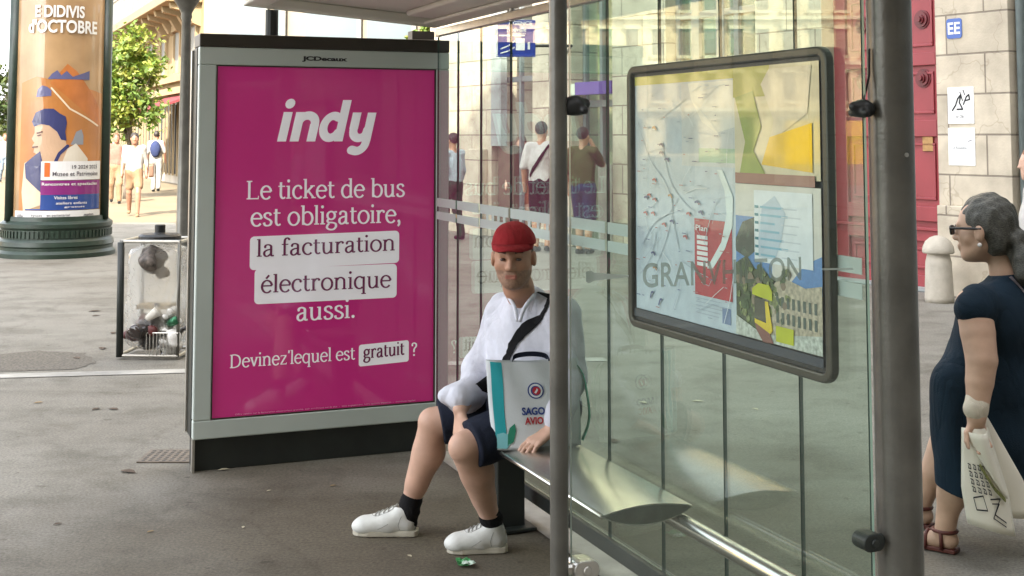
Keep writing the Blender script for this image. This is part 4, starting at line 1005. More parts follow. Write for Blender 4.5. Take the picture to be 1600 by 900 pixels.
# a small low-contrast serif alphabet drawn with a broad pen (paths, serifs, dots)
def _ar(cx, cy, rx, ry, a0, a1, n=16): return [(cx + rx * math.cos(R(a0 + (a1 - a0) * i / n)), cy + ry * math.sin(R(a0 + (a1 - a0) * i / n))) for i in range(n + 1)]
def _cm(*p): return [tuple(q_) for q_ in catmull([np.array(a, float) for a in p], 6)]
GL = {   # advance, pen paths, serifs (x0, x1, y), dots (x, y, r)
 'i': (.23, [[(.11, .0), (.11, .47)]], [(.02, .21, .02), (.02, .11, .45)], [(.105, .645, .056)]),
 'l': (.23, [[(.11, .0), (.11, .71)]], [(.02, .21, .02), (.02, .11, .69)], []),
 't': (.31, [_cm((.12, .60), (.12, .30), (.125, .10), (.19, .015), (.29, .05))], [(.02, .28, .452)], []),
 'c': (.43, [_ar(.245, .235, .185, .235, 48, 318)], [], [(.36, .385, .052)]),
 'e': (.45, [_ar(.235, .235, .185, .235, 8, 322), [(.06, .265), (.42, .265)]], [], []),
 'o': (.50, [_ar(.25, .235, .195, .235, 0, 360, 24)], [], []),
 'k': (.51, [[(.11, 0), (.11, .71)], [(.13, .20), (.38, .45)], [(.21, .28), (.42, .02)]], [(.02, .20, .02), (.02, .11, .69), (.29, .47, .452), (.34, .51, .02)], []),
 'd': (.52, [_ar(.235, .235, .180, .235, 48, 312), [(.40, .0), (.40, .71)]], [(.31, .40, .69), (.40, .49, .02)], []),
 'b': (.51, [_ar(.27, .235, .190, .235, 132, -132), [(.11, .0), (.11, .71)]], [(.02, .11, .69)], []),
 'q': (.51, [_ar(.235, .235, .180, .235, 48, 312), [(.40, -.21), (.40, .47)]], [(.31, .49, -.20)], []),
 'u': (.53, [_cm((.11, .47), (.11, .20), (.14, .05), (.23, .005), (.33, .05), (.40, .14)), [(.40, 0), (.40, .47)]], [(.02, .11, .45), (.31, .40, .45), (.40, .49, .02)], []),
 'n': (.54, [[(.11, 0), (.11, .47)], _cm((.11, .34), (.19, .44), (.29, .465), (.39, .40), (.41, .28), (.41, 0))], [(.02, .20, .02), (.02, .11, .45), (.32, .50, .02)], []),
 'r': (.38, [[(.11, 0), (.11, .47)], _cm((.11, .33), (.17, .42), (.25, .46), (.32, .45))], [(.02, .21, .02), (.02, .11, .45)], [(.32, .42, .048)]),
 's': (.39, [_cm((.31, .37), (.27, .445), (.18, .465), (.09, .42), (.085, .33), (.16, .27), (.26, .22), (.33, .14), (.29, .04), (.19, .005), (.09, .03), (.055, .12))], [], []),
 'a': (.46, [_cm((.09, .37), (.13, .445), (.22, .465), (.31, .42), (.325, .32), (.325, .08), (.36, .015), (.43, .03)), _cm((.325, .275), (.19, .255), (.085, .19), (.07, .08), (.14, .005), (.24, .03), (.325, .12))], [], [(.10, .375, .045)]),
 'g': (.47, [_ar(.215, .32, .145, .145, 0, 360, 20), _cm((.32, .41), (.38, .45), (.44, .445)), _cm((.13, .20), (.075, .13), (.12, .07), (.28, .055), (.39, .01), (.40, -.10), (.30, -.19), (.15, -.19), (.055, -.12), (.09, -.02), (.15, .03))], [], []),
 'f': (.32, [_cm((.32, .655), (.25, .705), (.17, .67), (.14, .56), (.14, .30), (.14, 0))], [(.03, .28, .452), (.04, .26, .02)], [(.31, .655, .045)]),
 'v': (.45, [[(.07, .46), (.225, .02)], [(.225, .02), (.38, .46)]], [(.0, .15, .452), (.31, .45, .452)], []),
 'z': (.43, [[(.34, .43), (.07, .03)]], [(.05, .38, .45), (.04, .39, .02), (.05, .08, .40), (.36, .39, .07)], []),
 'L': (.55, [[(.14, 0), (.14, .665)]], [(.04, .25, .645), (.04, .50, .02), (.47, .50, .06), (.475, .505, .10)], []),
 'D': (.70, [[(.14, 0), (.14, .665)], _cm((.14, .02), (.34, .025), (.53, .12), (.60, .335), (.53, .55), (.34, .645), (.14, .645))], [(.04, .16, .645), (.04, .16, .02)], []),
 '.': (.22, [], [], [(.10, .05, .058)]), ',': (.22, [_cm((.12, .04), (.115, -.06), (.06, -.13))], [], [(.10, .05, .058)]),
 "'": (.16, [[(.10, .70), (.075, .55)]], [], []),
 '?': (.36, [_cm((.06, .56), (.10, .66), (.20, .68), (.29, .62), (.29, .50), (.20, .40), (.17, .30), (.17, .20))], [], [(.17, .05, .056), (.075, .56, .045)]),
 ' ': (.23, [], [], [])}
def pen_text(s_, wx=.092, wy=.056):
    """list of flat polygons for a line of lettering (em units) and its width"""
    out = []; x = 0
    for ch in s_:
        adv, paths, ser, dots = GL['e' if ch == 'é' else ch]
        paths = list(paths) + ([[(.20, .54), (.31, .67)]] if ch == 'é' else [])
        for P_ in paths:
            P_ = [np.array(p) for p in P_]; Lf, Rt = [], []
            for i, p in enumerate(P_):
                d = unit(P_[min(i + 1, len(P_) - 1)] - P_[max(i - 1, 0)]); nn = np.array([-d[1], d[0]])
                h = math.hypot(wx / 2 * nn[0], wy / 2 * nn[1]); Lf.append(p + nn * h); Rt.append(p - nn * h)
            for i in range(len(P_) - 1): out.append([Rt[i] + (x, 0), Rt[i + 1] + (x, 0), Lf[i + 1] + (x, 0), Lf[i] + (x, 0)])
        for a, b, y in ser: out.append([np.array(q_) + (x, 0) for q_ in ((a, y - .021), (b, y - .021), (b, y + .021), (a, y + .021))])
        for a, b, r in dots: out.append([np.array((a + r * math.cos(6.2832 * i / 14) + x, b + r * math.sin(6.2832 * i / 14))) for i in range(14)])
        x += adv
    return out, x
def line(s_, x0, x1, zbase, h, m, d=.002, tilt=0.0, off=0.0, bold=0.0):
    """a line of serif lettering on the poster, baseline at zbase, capitals h tall, from x0 to x1"""
    polys, w = pen_text(s_, .092 + bold, .056 + bold * .5); allx = np.array([p[0] for P_ in polys for p in P_]); mn, mx = allx.min(), allx.max()
    sx = (x1 - x0) / (mx - mn); sy = h / .665; mb = MB(); f = lambda x, y, k=0: A(x0 + x, -0.015 + d + .000015 * (k % 60), zbase + y + tilt * x)
    for k, P_ in enumerate(polys): mb.add([f((p[0] - mn) * sx, p[1] * sy, k) for p in P_], [tuple(range(len(P_)))])
    return mb, f
# letter height 0.125 for capitals in the first two lines
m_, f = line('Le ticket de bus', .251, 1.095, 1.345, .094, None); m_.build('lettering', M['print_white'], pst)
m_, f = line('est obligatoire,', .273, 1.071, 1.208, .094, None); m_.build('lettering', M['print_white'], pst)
mb = MB(); mb.add([AP(.0012)(x, y) for x, y in [(a, b + .012 * (a - .67)) for a, b in rrect(.272, .990, 1.065, 1.160, .022)]], [tuple(range(24))]); mb.build('label_box', M['print_white'], pst)
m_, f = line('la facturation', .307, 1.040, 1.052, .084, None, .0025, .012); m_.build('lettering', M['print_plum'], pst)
mb = MB(); mb.add([AP(.0012)(x, y) for x, y in rrect(.298, .812, 1.053, .990, .022)], [tuple(range(24))]); mb.build('label_box', M['print_white'], pst)
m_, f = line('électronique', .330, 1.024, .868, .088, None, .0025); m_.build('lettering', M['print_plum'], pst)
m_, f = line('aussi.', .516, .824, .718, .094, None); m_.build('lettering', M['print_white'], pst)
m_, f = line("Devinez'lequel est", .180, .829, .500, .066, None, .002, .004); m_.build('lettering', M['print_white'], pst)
mb = MB(); mb.add([AP(.0012)(x, y) for x, y in [(a, b + .035 * (a - .98)) for a, b in rrect(.849, .468, 1.122, .580, .013)]], [tuple(range(24))]); mb.build('label_box', M['print_white'], pst)
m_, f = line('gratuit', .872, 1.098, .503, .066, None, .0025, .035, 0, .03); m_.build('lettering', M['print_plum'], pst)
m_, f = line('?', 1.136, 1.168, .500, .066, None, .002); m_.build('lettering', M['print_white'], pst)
tv, tf = text_flat('Offre valable sur la facturation electronique gratuite, voir conditions sur le site  -  sans engagement, hors options payantes  -  mentions legales', 0.0)
mb = MB(); flat_on(mb, fit(tv, .21, 1.16, .262, .272), tf, AP(.002)); mb.build('fine_print', mat('fine_print', (.80, .45, .60), .2, var=0, coat=1), pst)

# ------------------------------------------------------------------ advertising column
cc = V3(-6.44, 18.25, 0); RC_ = 0.65
col = thing('advertising_column', cc, 'dark green round advertising column with ribbed base and orange poster', 'advertising column')
gm = mat('column_green', (0.012, 0.026, 0.016), 0.42, var=0.25, scale=8, bump=0.15)
pf = [(.80, 0), (.80, .06), (.765, .10), (.765, .14), (.78, .16), (.77, .22), (.735, .26), (.735, .38), (.755, .41), (.755, .46), (.70, .50), (.69, .56)]
o = MB().lathe(cc, pf, 56).build('base', gm, col, True); smooth_auto(o, 30)
mb = MB()
for i in range(72):
    a = 6.2832 * i / 72; d = V3(math.cos(a), math.sin(a), 0); e = V3(-d[1], d[0], 0)
    mb.box(cc + d * .733 - e * .018 + zz * .275, e * .036, d * .018, zz * .09)
mb.build('ornament', gm, o)
MB().lathe(cc, [(RC_ - .03, .5), (RC_ - .03, 4.2)], 56).build('shaft', gm, col, True)
a_c = math.atan2(-cc[1], -cc[0])                      # faces the viewer
def CA(s_, z, d=0.0):                                 # s in metres along the arc, to the right
    a = a_c + s_ / RC_; return cc + V3(math.cos(a), math.sin(a), 0) * (RC_ + d) + zz * z
for s_ in (-.76, .76, 2.1 - .0, -2.1):
    mb = MB(); 
    mb.tube([CA(s_, .5, .015), CA(s_, 4.2, .015)], .075, 14); mb.build('mullion', gm, col, True)
def arcmesh(polys, d, name, m, parent, cuts=0):
    bm = bmesh.new()
    for P in polys:
        vs = [bm.verts.new((x, y, 0)) for x, y in P]; bm.faces.new(vs)
    bmesh.ops.triangulate(bm, faces=bm.faces[:])
    for _ in range(cuts):
        es = [e for e in bm.edges if abs(e.verts[0].co.x - e.verts[1].co.x) > .07]
        if es: bmesh.ops.subdivide_edges(bm, edges=es, cuts=1); bmesh.ops.triangulate(bm, faces=bm.faces[:])
    V = [CA(v.co.x, v.co.y, d) for v in bm.verts]; bm.verts.index_update(); F = [tuple(v.index for v in f.verts) for f in bm.faces]; bm.free()
    return mesh_obj(name, V, F, m, parent)
R4 = lambda x0, y0, x1, y1: [(x0, y0), (x1, y0), (x1, y1), (x0, y1)]
pp = lambda n_, c, **k: mat(n_, c, .25, coat=.6, var=k.get('var', .05), scale=k.get('scale', 4))
pos = arcmesh([R4(-.70, .56, .70, 4.1)], .004, 'poster', pp('poster_tan', (.36, .225, .11), var=.25, scale=1.6), col, 6)
def px(x, y):           # photo pixel -> poster coordinates
    q_ = at(x, y, 17.7); th = math.asin(max(-.97, min(.97, (x - 95.0) / 75.0))); return (th * RC_, q_[2])
def pxp(pts): return [px(*p) for p in pts]
arcmesh([pxp([(38, 345), (38, 130), (60, 120), (158, 145), (158, 260), (75, 260)])], .008, 'print', pp('poster_orange', (.40, .16, .042), var=.2, scale=2), pos, 5)
arcmesh([pxp([(105, 100), (120, 112), (158, 175), (158, 195), (150, 195), (80, 130)])], .010, 'print', pp('poster_rust', (.42, .14, .035), var=.15), pos, 5)
arcmesh([[px(x, y) for x, y in P] for P in stroke([(82, 138), (110, 170), (152, 196)], 2.5, 6)], .014, 'print', pp('poster_cream', (.70, .58, .42)), pos, 2)
nb = pp('poster_navy', (.035, .04, .12))
arcmesh([pxp([(76, 124), (82, 116), (90, 110), (96, 118), (104, 111), (113, 120), (124, 116), (138, 110), (138, 124)]), pxp([(60, 152), (62, 140), (68, 134), (76, 136), (82, 142), (82, 150)])], .014, 'print', pp('poster_mountain', (.10, .10, .20)), pos, 3)
arcmesh([pxp([(60, 262), (66, 242), (58, 238), (59, 231), (56, 228), (59, 223), (55, 217), (59, 208), (59, 196), (70, 190), (98, 192), (106, 225), (112, 240), (122, 258), (122, 262)])], .012, 'print', pp('poster_skin', (.50, .33, .21)), pos, 4)
arcmesh([pxp([(55, 190), (60, 176), (72, 170), (86, 170), (96, 178), (104, 182), (106, 192), (104, 206), (106, 220), (98, 218), (92, 206), (80, 196), (68, 194), (58, 198)])], .016, 'print', nb, pos, 4)
arcmesh([[px(x, y) for x, y in P] for P in stroke([(63, 208), (70, 206)], 2.4, 6) + stroke([(64, 212), (68, 211)], 2.2, 6) + stroke([(57, 230), (64, 229)], 2.2, 6)], .018, 'print', pp('poster_brown', (.10, .04, .03)), pos, 1)
arcmesh([pxp([(100, 255), (108, 232), (120, 224), (138, 248), (138, 262), (98, 262)])], .016, 'print', pp('poster_shirt', (.60, .54, .44)), pos, 4)
arcmesh([[px(x, y) for x, y in P] for P in stroke([(90, 254), (96, 240), (108, 228)], 5, 6)], .018, 'print', nb, pos, 2)
arcmesh([pxp([(45, 255), (70, 240), (70, 320), (45, 330), (42, 300)])], .012, 'print', pp('poster_pale', (.62, .47, .33)), pos, 4)
arcmesh([pxp([(68, 236), (74, 262), (70, 300), (48, 278), (46, 256)])], .017, 'print', nb, pos, 3)
arcmesh([pxp([(116, 218), (120, 206), (128, 202), (131, 212), (131, 226), (112, 226)])], .014, 'print', pp('poster_grey', (.22, .23, .25)), pos, 3)
arcmesh([pxp(R4(70, 304, 157, 328)), pxp(R4(48, 326, 80, 328))], .016, 'print', pp('poster_blue', (.02, .055, .22)), pos, 5)
arcmesh([pxp(R4(70, 282, 157, 304))], .018, 'print', pp('poster_purple', (.20, .02, .15)), pos, 5)
arcmesh([pxp(R4(70, 252, 157, 281)), pxp(R4(34, 329, 158, 345))], .019, 'print', pp('poster_white', (.68, .67, .66)), pos, 6)
def ctext(s_, x0, x1, y0, y1, m, off=.01, name='lettering'):
    tv, tf = text_flat(s_, off); a, b = px(x0, y1), px(x1, y0); tv = fit(tv, a[0], b[0], a[1], b[1]); mesh_obj(name, [CA(x, y, .024) for x, y in tv], tf, m, pos)
pw = pp('lettering_white', (.74, .72, .68)); pk = pp('lettering_dark', (.10, .09, .10)); po = pp('lettering_orange', (.60, .13, .03))
ctext('E DIDIVIS', 56, 128, 9, 28, pw, .03); ctext("d'OCTOBRE", 47, 147, 31, 52, pw, .03)
ctext('1', 75, 83, 254, 276, po, .03); ctext('19 2024 2025', 115, 152, 258, 264, pk); ctext('Musee et Patrimoine', 87, 153, 268, 275, pk)
ctext('Rencontres et spectacles', 72, 152, 285, 291, pw); ctext('Visites libres', 90, 124, 306, 311, pw); ctext('ateliers enfants', 93, 138, 315, 319, pw); ctext('gratuit', 105, 135, 322, 325, pw)
ctext('Ville', 37, 46, 334, 340, pk); ctext('lyon', 58, 73, 334, 339, pk); ctext('en partenariat', 80, 114, 334, 339, pk); ctext('metro', 134, 148, 334, 340, pk)

# ------------------------------------------------------------------ clear-bag litter bin
bb = V3(-2.70, 9.90, 0)
bn = thing('litter_bin', bb, 'steel framed litter bin with clear plastic bag beside the advertising panel', 'bin')
bu = V3(1, -0.06, 0); bw = V3(.06, 1, 0)
def BN(x, y, z): return bb + bu * x + bw * y + zz * z
for x, y in ((-.225, -.19), (.215, -.19), (-.2, .19), (.2, .19)): MB().tube([BN(x, y, .02), BN(x, y, .885)], .019 if x < 0 else .012, 10).build('post', M['pole'], bn, True)
MB().tube([BN(-.225, -.19, .02), BN(-.232, -.19, .87)], .026, 10).build('hinge_post', M['frame_dark'], bn, True)
for z in (.03, .875):
    mb = MB(); ps = [BN(-.23, -.19, z), BN(.22, -.19, z), BN(.22, .19, z), BN(-.23, .19, z), BN(-.23, -.19, z)]
    for a, b in zip(ps[:-1], ps[1:]): mb.tube([a, b], .013, 8)
    mb.build('ring', M['aluminium'], bn)
MB().lathe(BN(0, 0, .87), [(.15, 0), (.16, .01), (.16, .035), (.14, .05), (.045, .055), (.04, .06), (.04, .115), (.035, .12)], 24).build('lid', M['black'], bn)
mb = MB()
for i in range(9):
    x = -.02 + i * .026; mb.tube([BN(x, -.2, .035), BN(x, -.2, .2)], .004, 5)
mb.tube([BN(-.05, -.2, .2), BN(.22, -.2, .2)], .004, 5); mb.build('basket', M['aluminium'], bn)
bagm = glass_mat('clear_bag_film', (.95, .95, .94), .30, .10, ior=1.35, dcol=(.92, .92, .88), trans=True)
V = []; F = []; n = 40; kz = 22
for k in range(kz):
    z = .05 + .80 * k / (kz - 1); sq = 1 - .6 * abs(2 * k / (kz - 1) - 1) ** 14
    for j in range(n):
        a = 6.2832 * j / n; ca, sa = math.cos(a), math.sin(a); e = .42
        x = .212 * abs(ca) ** e * (1 if ca > 0 else -1); y = .17 * abs(sa) ** e * (1 if sa > 0 else -1)
        wv = 1 + .035 * math.sin(5 * a + 9 * z) + .03 * math.sin(11 * a - 17 * z) + .02 * math.sin(23 * a + 31 * z)
        V.append(BN(x * wv * sq, y * wv * sq, z))
for k in range(kz - 1):
    for j in range(n): F.append((k * n + j, k * n + (j + 1) % n, (k + 1) * n + (j + 1) % n, (k + 1) * n + j))
F.append(tuple(range(n - 1, -1, -1)))
mesh_obj('bag', V, F, bagm, bn, True)
dk = mat('dark_bottle', (.022, .014, .012), .2, var=.3, coat=.5); rdb = mat('red_carton', (.10, .018, .016), .5, var=.3, scale=30); wht = mat('crumpled_paper', (.62, .60, .56), .8, var=.15, scale=30, bump=.6); car = mat('cardboard', (.34, .27, .17), .8, var=.2, scale=20)
def bottle(c, d, r, l, m, name, label, cat):
    c = np.asarray(c, float); d = unit(d); mb = MB(); mb.tube([c, c + d * l * .03, c + d * l * .6, c + d * l * .75, c + d * l * .8, c + d * l], [r * .8, r, r, r * .45, r * .36, r * .36], 14)
    return tag(mb.build(name, m, None, True, origin=c), label, cat)
bottle(BN(-.10, -.13, .22), (.25, .2, .15), .052, .20, dk, 'bottle', 'dark bottle lying at the left of the rubbish in the clear bin', 'bottle')
bottle(BN(.0, -.12, .20), (.1, .1, .9), .055, .21, dk, 'bottle', 'dark bottle standing in the middle of the rubbish in the clear bin', 'bottle')
bottle(BN(.08, -.10, .12), (.7, .1, .45), .042, .20, dk, 'bottle', 'dark bottle leaning right at the bottom of the clear bin', 'bottle')
def lump(c, r, m, name, label, cat, seed):
    S = Sdf(.008); rr = np.random.default_rng(seed); c = np.asarray(c, float)
    for i in range(7): S.ell(c + rr.normal(size=3) * r * .45, np.abs(rr.normal(size=3)) * r * .25 + r * .35, k=.02)
    o = S.build(name, m, None, noise=folds(.008, 70, seed, (1, 1, 1)), origin=c); return tag(o, label, cat)
lump(BN(-.075, -.08, .20), .085, rdb, 'carton', 'dark red crushed carton in the clear bin', 'carton', 3)
lump(BN(.12, -.10, .15), .09, wht, 'crumpled_paper', 'pale crumpled paper ball low in the clear bin', 'paper', 4)
lump(BN(.02, -.08, .72), .12, mat('printed_bag', (.12, .10, .085), .6, var=.7, scale=25), 'snack_bag', 'dark printed snack bag caught near the top of the clear bin', 'bag', 5)
lump(BN(.0, -.07, .19), .13, dk, 'rubbish_sack', 'black sack at the bottom of the clear bin', 'bag', 6)
lump(BN(.15, -.10, .34), .05, wht, 'crumpled_tissue', 'white crumpled tissue at the right side of the clear bin', 'tissue', 8)
o = MB().box(BN(-.14, -.10, .36), bu * .26, bw * .16, zz * .035).build('cardboard_tray', car, None, bev=.004, origin=BN(-.14, -.1, .36)); tag(o, 'flat tan cardboard tray across the middle of the clear bin', 'tray')

o = MB().lathe(BN(-.03, -.15, .30), [(.028, 0), (.030, .004), (.038, .095), (.041, .10), (.041, .104)], 18).build('paper_cup', mat('cup_white', (.66, .62, .55), .5, var=.1), None, True, origin=BN(-.03, -.15, .30)); o.rotation_euler = (.5, .9, .3); tag(o, 'pale paper cup tipped over on the rubbish in the clear bin', 'cup')
o = MB().lathe(BN(.13, -.13, .26), [(.026, 0), (.033, .008), (.033, .105), (.025, .115)], 18).build('drink_can', mat('can_green', (.04, .16, .08), .3, .6, var=.3, scale=40), None, True, origin=BN(.13, -.13, .26)); o.rotation_euler = (1.2, .4, .6); tag(o, 'green drink can lying on the rubbish at the right of the clear bin', 'can')
# ------------------------------------------------------------------ lamp post behind the panel
lp = at(285, 370, 11.2); lpc = V3(lp[0], 11.2, 0)
lpt = thing('lamp_post', lpc, 'dark grey post with flared head left of the advertising panel', 'lamp post')
o = MB().lathe(lpc, [(.11, 0), (.11, .25), (.08, .3), (.060, .34), (.040, 2.68), (.05, 2.71), (.046, 2.74), (.075, 2.80), (.12, 2.87), (.13, 2.89), (.13, 2.95)], 28).build('post', M['pole'], lpt, True); smooth_auto(o, 35)
MB().lathe(lpc, [(.07, 2.92), (.06, 3.4), (.055, 5.0)], 20).build('shaft', M['pole'], lpt, True)

# ------------------------------------------------------------------ grate, litter, leaves
gq = [G(240, 704), G(300, 699), G(300, 726), G(262, 727)]
gc = sum(gq) / 4; gt = thing('metal_grate', gc, 'small perforated metal grate in the pavement at the panel foot', 'grate')
g0 = gc - V3(.17, .13, 0)
MB().box(g0 + zz * .001, (.34, 0, 0), (0, .26, 0), (0, 0, .006)).build('plate', mat('grate_steel', (.18, .15, .12), .6, .6, var=.3, scale=30), gt)
hl = MB()
for i in range(9):
    for j in range(7): hl.box(g0 + V3(.02 + i * .035, .018 + j * .034, .0072), (.018, 0, 0), (0, .016, 0), (0, 0, .0008))
hl.build('holes', M['black'], gt)
lc = G(728, 884)
lt = thing('litter_packet', lc, 'crumpled green and white wrapper on the pavement by the left shoe', 'litter')
def cr_sheet(name, c, w, h, m, parent, ang, amp, seed, z0=.006):
    rr = np.random.default_rng(seed); n = 7; V = []; F = []; ca, sa = math.cos(ang), math.sin(ang)
    H_ = rr.uniform(0, amp, (n, n))
    for i in range(n):
        for j in range(n):
            x = (i / (n - 1) - .5) * w; y = (j / (n - 1) - .5) * h; V.append(c + V3(x * ca - y * sa, x * sa + y * ca, z0 + H_[i, j]))
    for i in range(n - 1):
        for j in range(n - 1): F.append((i * n + j, (i + 1) * n + j, (i + 1) * n + j + 1, i * n + j + 1))
    o = mesh_obj(name, V, F, m, parent); s = o.modifiers.new('solid', 'SOLIDIFY'); s.thickness = .0012; return o
cr_sheet('wrapper', lc + V3(-.008, .01, 0), .055, .075, mat('wrapper_green', (.06, .30, .10), .35, var=.7, scale=60), lt, .2, .014, 1)
cr_sheet('flap', lc + V3(.012, -.02, 0), .05, .03, mat('wrapper_white', (.55, .68, .56), .4, var=.3, scale=80), lt, -.3, .012, 2, .014)
lf_m = [mat('dry_leaf_tan', (.30, .20, .09), .8, var=.3, scale=40), mat('dry_leaf_brown', (.09, .06, .04), .8, var=.3, scale=40), mat('dry_leaf_pale', (.45, .40, .28), .8, var=.2, scale=40)]
spots = [(318, 480, .05, 1), (324, 487, .03, 1), (380, 522, .04, 1), (350, 735, 0, 2), (200, 738, .05, 1), (60, 630, .03, 0), (150, 640, .035, 1), (120, 560, .05, 1), (420, 768, .014, 2), (520, 760, .016, 0), (380, 825, .014, 2), (90, 820, .02, 1), (235, 832, .016, 0), (640, 870, .014, 2), (1090, 628, .04, 2), (1005, 630, .035, 2), (1180, 640, .03, 2), (960, 690, .05, 1), (160, 545, .06, 1), (177, 640, .04, 1)]
spots = [(x, y, s if s else .03, k) for x, y, s, k in spots if not (318 <= x <= 380 and y < 530)] + [(148, 487, .06, 1), (150, 494, .04, 1), (177, 521, .05, 1)]
for i, (x, y, s_, k) in enumerate(spots):
    c = G(x, y); a = rng.random() * 6.28; ca, sa = math.cos(a), math.sin(a); o = []
    pts = [(-1, 0), (-.3, .45), (.4, .4), (1, 0), (.4, -.35), (-.3, -.45)]
    V = [c + V3((x_ * ca - y_ * sa) * s_, (x_ * sa + y_ * ca) * s_, .004 + .25 * s_ * abs(y_)) for x_, y_ in pts]
    ob2 = mesh_obj('dry_leaf', V, [(0, 1, 2, 3), (0, 3, 4, 5)], lf_m[k], None, origin=c)
    sm_ = ob2.modifiers.new('solid', 'SOLIDIFY'); sm_.thickness = .001
    tag(ob2, 'small dry leaf lying on the grey pavement', 'leaf', 'dry leaves scattered on the pavement')
# ------------------------------------------------------------------ people
def skin_mat(name, c):
    return mat(name, c, .5, var=.10, scale=14, bump=.06, bscale=180, spec=.4)
skA = skin_mat('skin_light', (.60, .375, .275)); skB = skin_mat('skin_tan', (.44, .245, .15)); skF = skin_mat('skin_face', (.44, .235, .15))
def cloth(n_, c, wrinkle=.26, ws=7.0, **k):
    m = mat(n_, c, .88, var=k.get('var', .08), scale=k.get('scale', 20), bump=.35, bscale=k.get('bs', 260), spec=.25)
    nt = m.node_tree; b = nt.nodes['Principled BSDF']; old = b.inputs['Normal'].links[0].from_socket; N = nt.nodes.new
    geo = N('ShaderNodeNewGeometry'); mp_ = N('ShaderNodeMapping'); mp_.inputs['Rotation'].default_value = (.4, .5, .2); mp_.inputs['Scale'].default_value = (1, 1, .40)
    n = N('ShaderNodeTexNoise'); n.inputs['Scale'].default_value = ws; n.inputs['Detail'].default_value = 3; n.inputs['Distortion'].default_value = .9
    sb_ = N('ShaderNodeMath'); sb_.operation = 'SUBTRACT'; sb_.inputs[1].default_value = .5; ab = N('ShaderNodeMath'); ab.operation = 'ABSOLUTE'; pw_ = N('ShaderNodeMath'); pw_.operation = 'POWER'; pw_.inputs[1].default_value = .6
    bp = N('ShaderNodeBump'); bp.inputs['Strength'].default_value = wrinkle; bp.inputs['Distance'].default_value = .05
    K = nt.links.new; K(geo.outputs['Position'], mp_.inputs[0]); K(mp_.outputs[0], n.inputs['Vector']); K(n.outputs['Fac'], sb_.inputs[0]); K(sb_.outputs[0], ab.inputs[0]); K(ab.outputs[0], pw_.inputs[0]); K(pw_.outputs[0], bp.inputs['Height']); K(old, bp.inputs['Normal']); K(bp.outputs[0], b.inputs['Normal'])
    return m
M['linen'] = cloth('white_linen', (.66, .67, .74)); M['navy'] = cloth('navy_cotton', (.012, .016, .030)); M['sock'] = cloth('black_sock', (.008, .008, .009)); M['cap'] = cloth('red_cotton', (.27, .016, .020))
M['shoe'] = mat('white_leather', (.66, .67, .63), .5, var=.08, scale=25, bump=.15, bscale=120); M['sole'] = mat('off_white_rubber', (.50, .47, .38), .7, var=.1, scale=30)
M['seam'] = mat('seam_grey', (.30, .30, .28), .7, var=0); M['strap'] = cloth('black_strap', (.008, .008, .009)); M['eye'] = mat('eye', (.07, .05, .04), .1, var=0); M['lace'] = cloth('lace', (.40, .40, .37))

def head_prims(S, c, f, up=(0, 0, 1), s=1.0, ears=True):
    f, l, u = frame(f, up); ax = np.array([f, l, u]); c = np.asarray(c, float); P = lambda a, b, d: c + (f * a + l * b + u * d) * s
    S.ell(P(-.012, 0, .028), np.array([.098, .076, .098]) * s, ax, .02)
    S.ell(P(.018, 0, -.035), np.array([.072, .062, .085]) * s, ax, .03)
    S.cone(P(.03, 0, -.075), P(.066, 0, -.098), .040 * s, .020 * s, .03)
    S.cone(P(-.01, .045, -.055), P(.05, .02, -.09), .022 * s, .018 * s, .03); S.cone(P(-.01, -.045, -.055), P(.05, -.02, -.09), .022 * s, .018 * s, .03)
    S.cone(P(.05, .04, -.022), P(.04, .05, -.03), .024 * s, .02 * s, .02); S.cone(P(.05, -.04, -.022), P(.04, -.05, -.03), .024 * s, .02 * s, .02)
    S.cone(P(.072, .034, .026), P(.080, 0, .020), .012 * s, .012 * s, .015); S.cone(P(.072, -.034, .026), P(.080, 0, .020), .012 * s, .012 * s, .015)
    S.cone(P(.084, 0, .012), P(.104, 0, -.026), .009 * s, .0125 * s, .012); S.ell(P(.092, .012, -.03), np.array([.012, .009, .009]) * s, ax, .008); S.ell(P(.092, -.012, -.03), np.array([.012, .009, .009]) * s, ax, .008)
    S.sub(P(.096, .032, .004), np.array([.018, .018, .011]) * s, ax, .008); S.sub(P(.096, -.032, .004), np.array([.018, .018, .011]) * s, ax, .008)
    S.cone(P(.080, -.018, -.058), P(.086, .018, -.058), .009 * s, .009 * s, .008); S.cone(P(.078, -.014, -.070), P(.083, .014, -.070), .009 * s, .009 * s, .008)
    S.sub(P(.098, 0, -.0635), np.array([.010, .022, .0028]) * s, ax, .004)
    if ears:
        for q_ in (-1, 1): S.ell(P(-.010, .083 * q_, -.010), np.array([.020, .011, .032]) * s, ax, .008); S.sub(P(-.002, .095 * q_, -.006), np.array([.009, .006, .016]) * s, ax, .006)
    return P
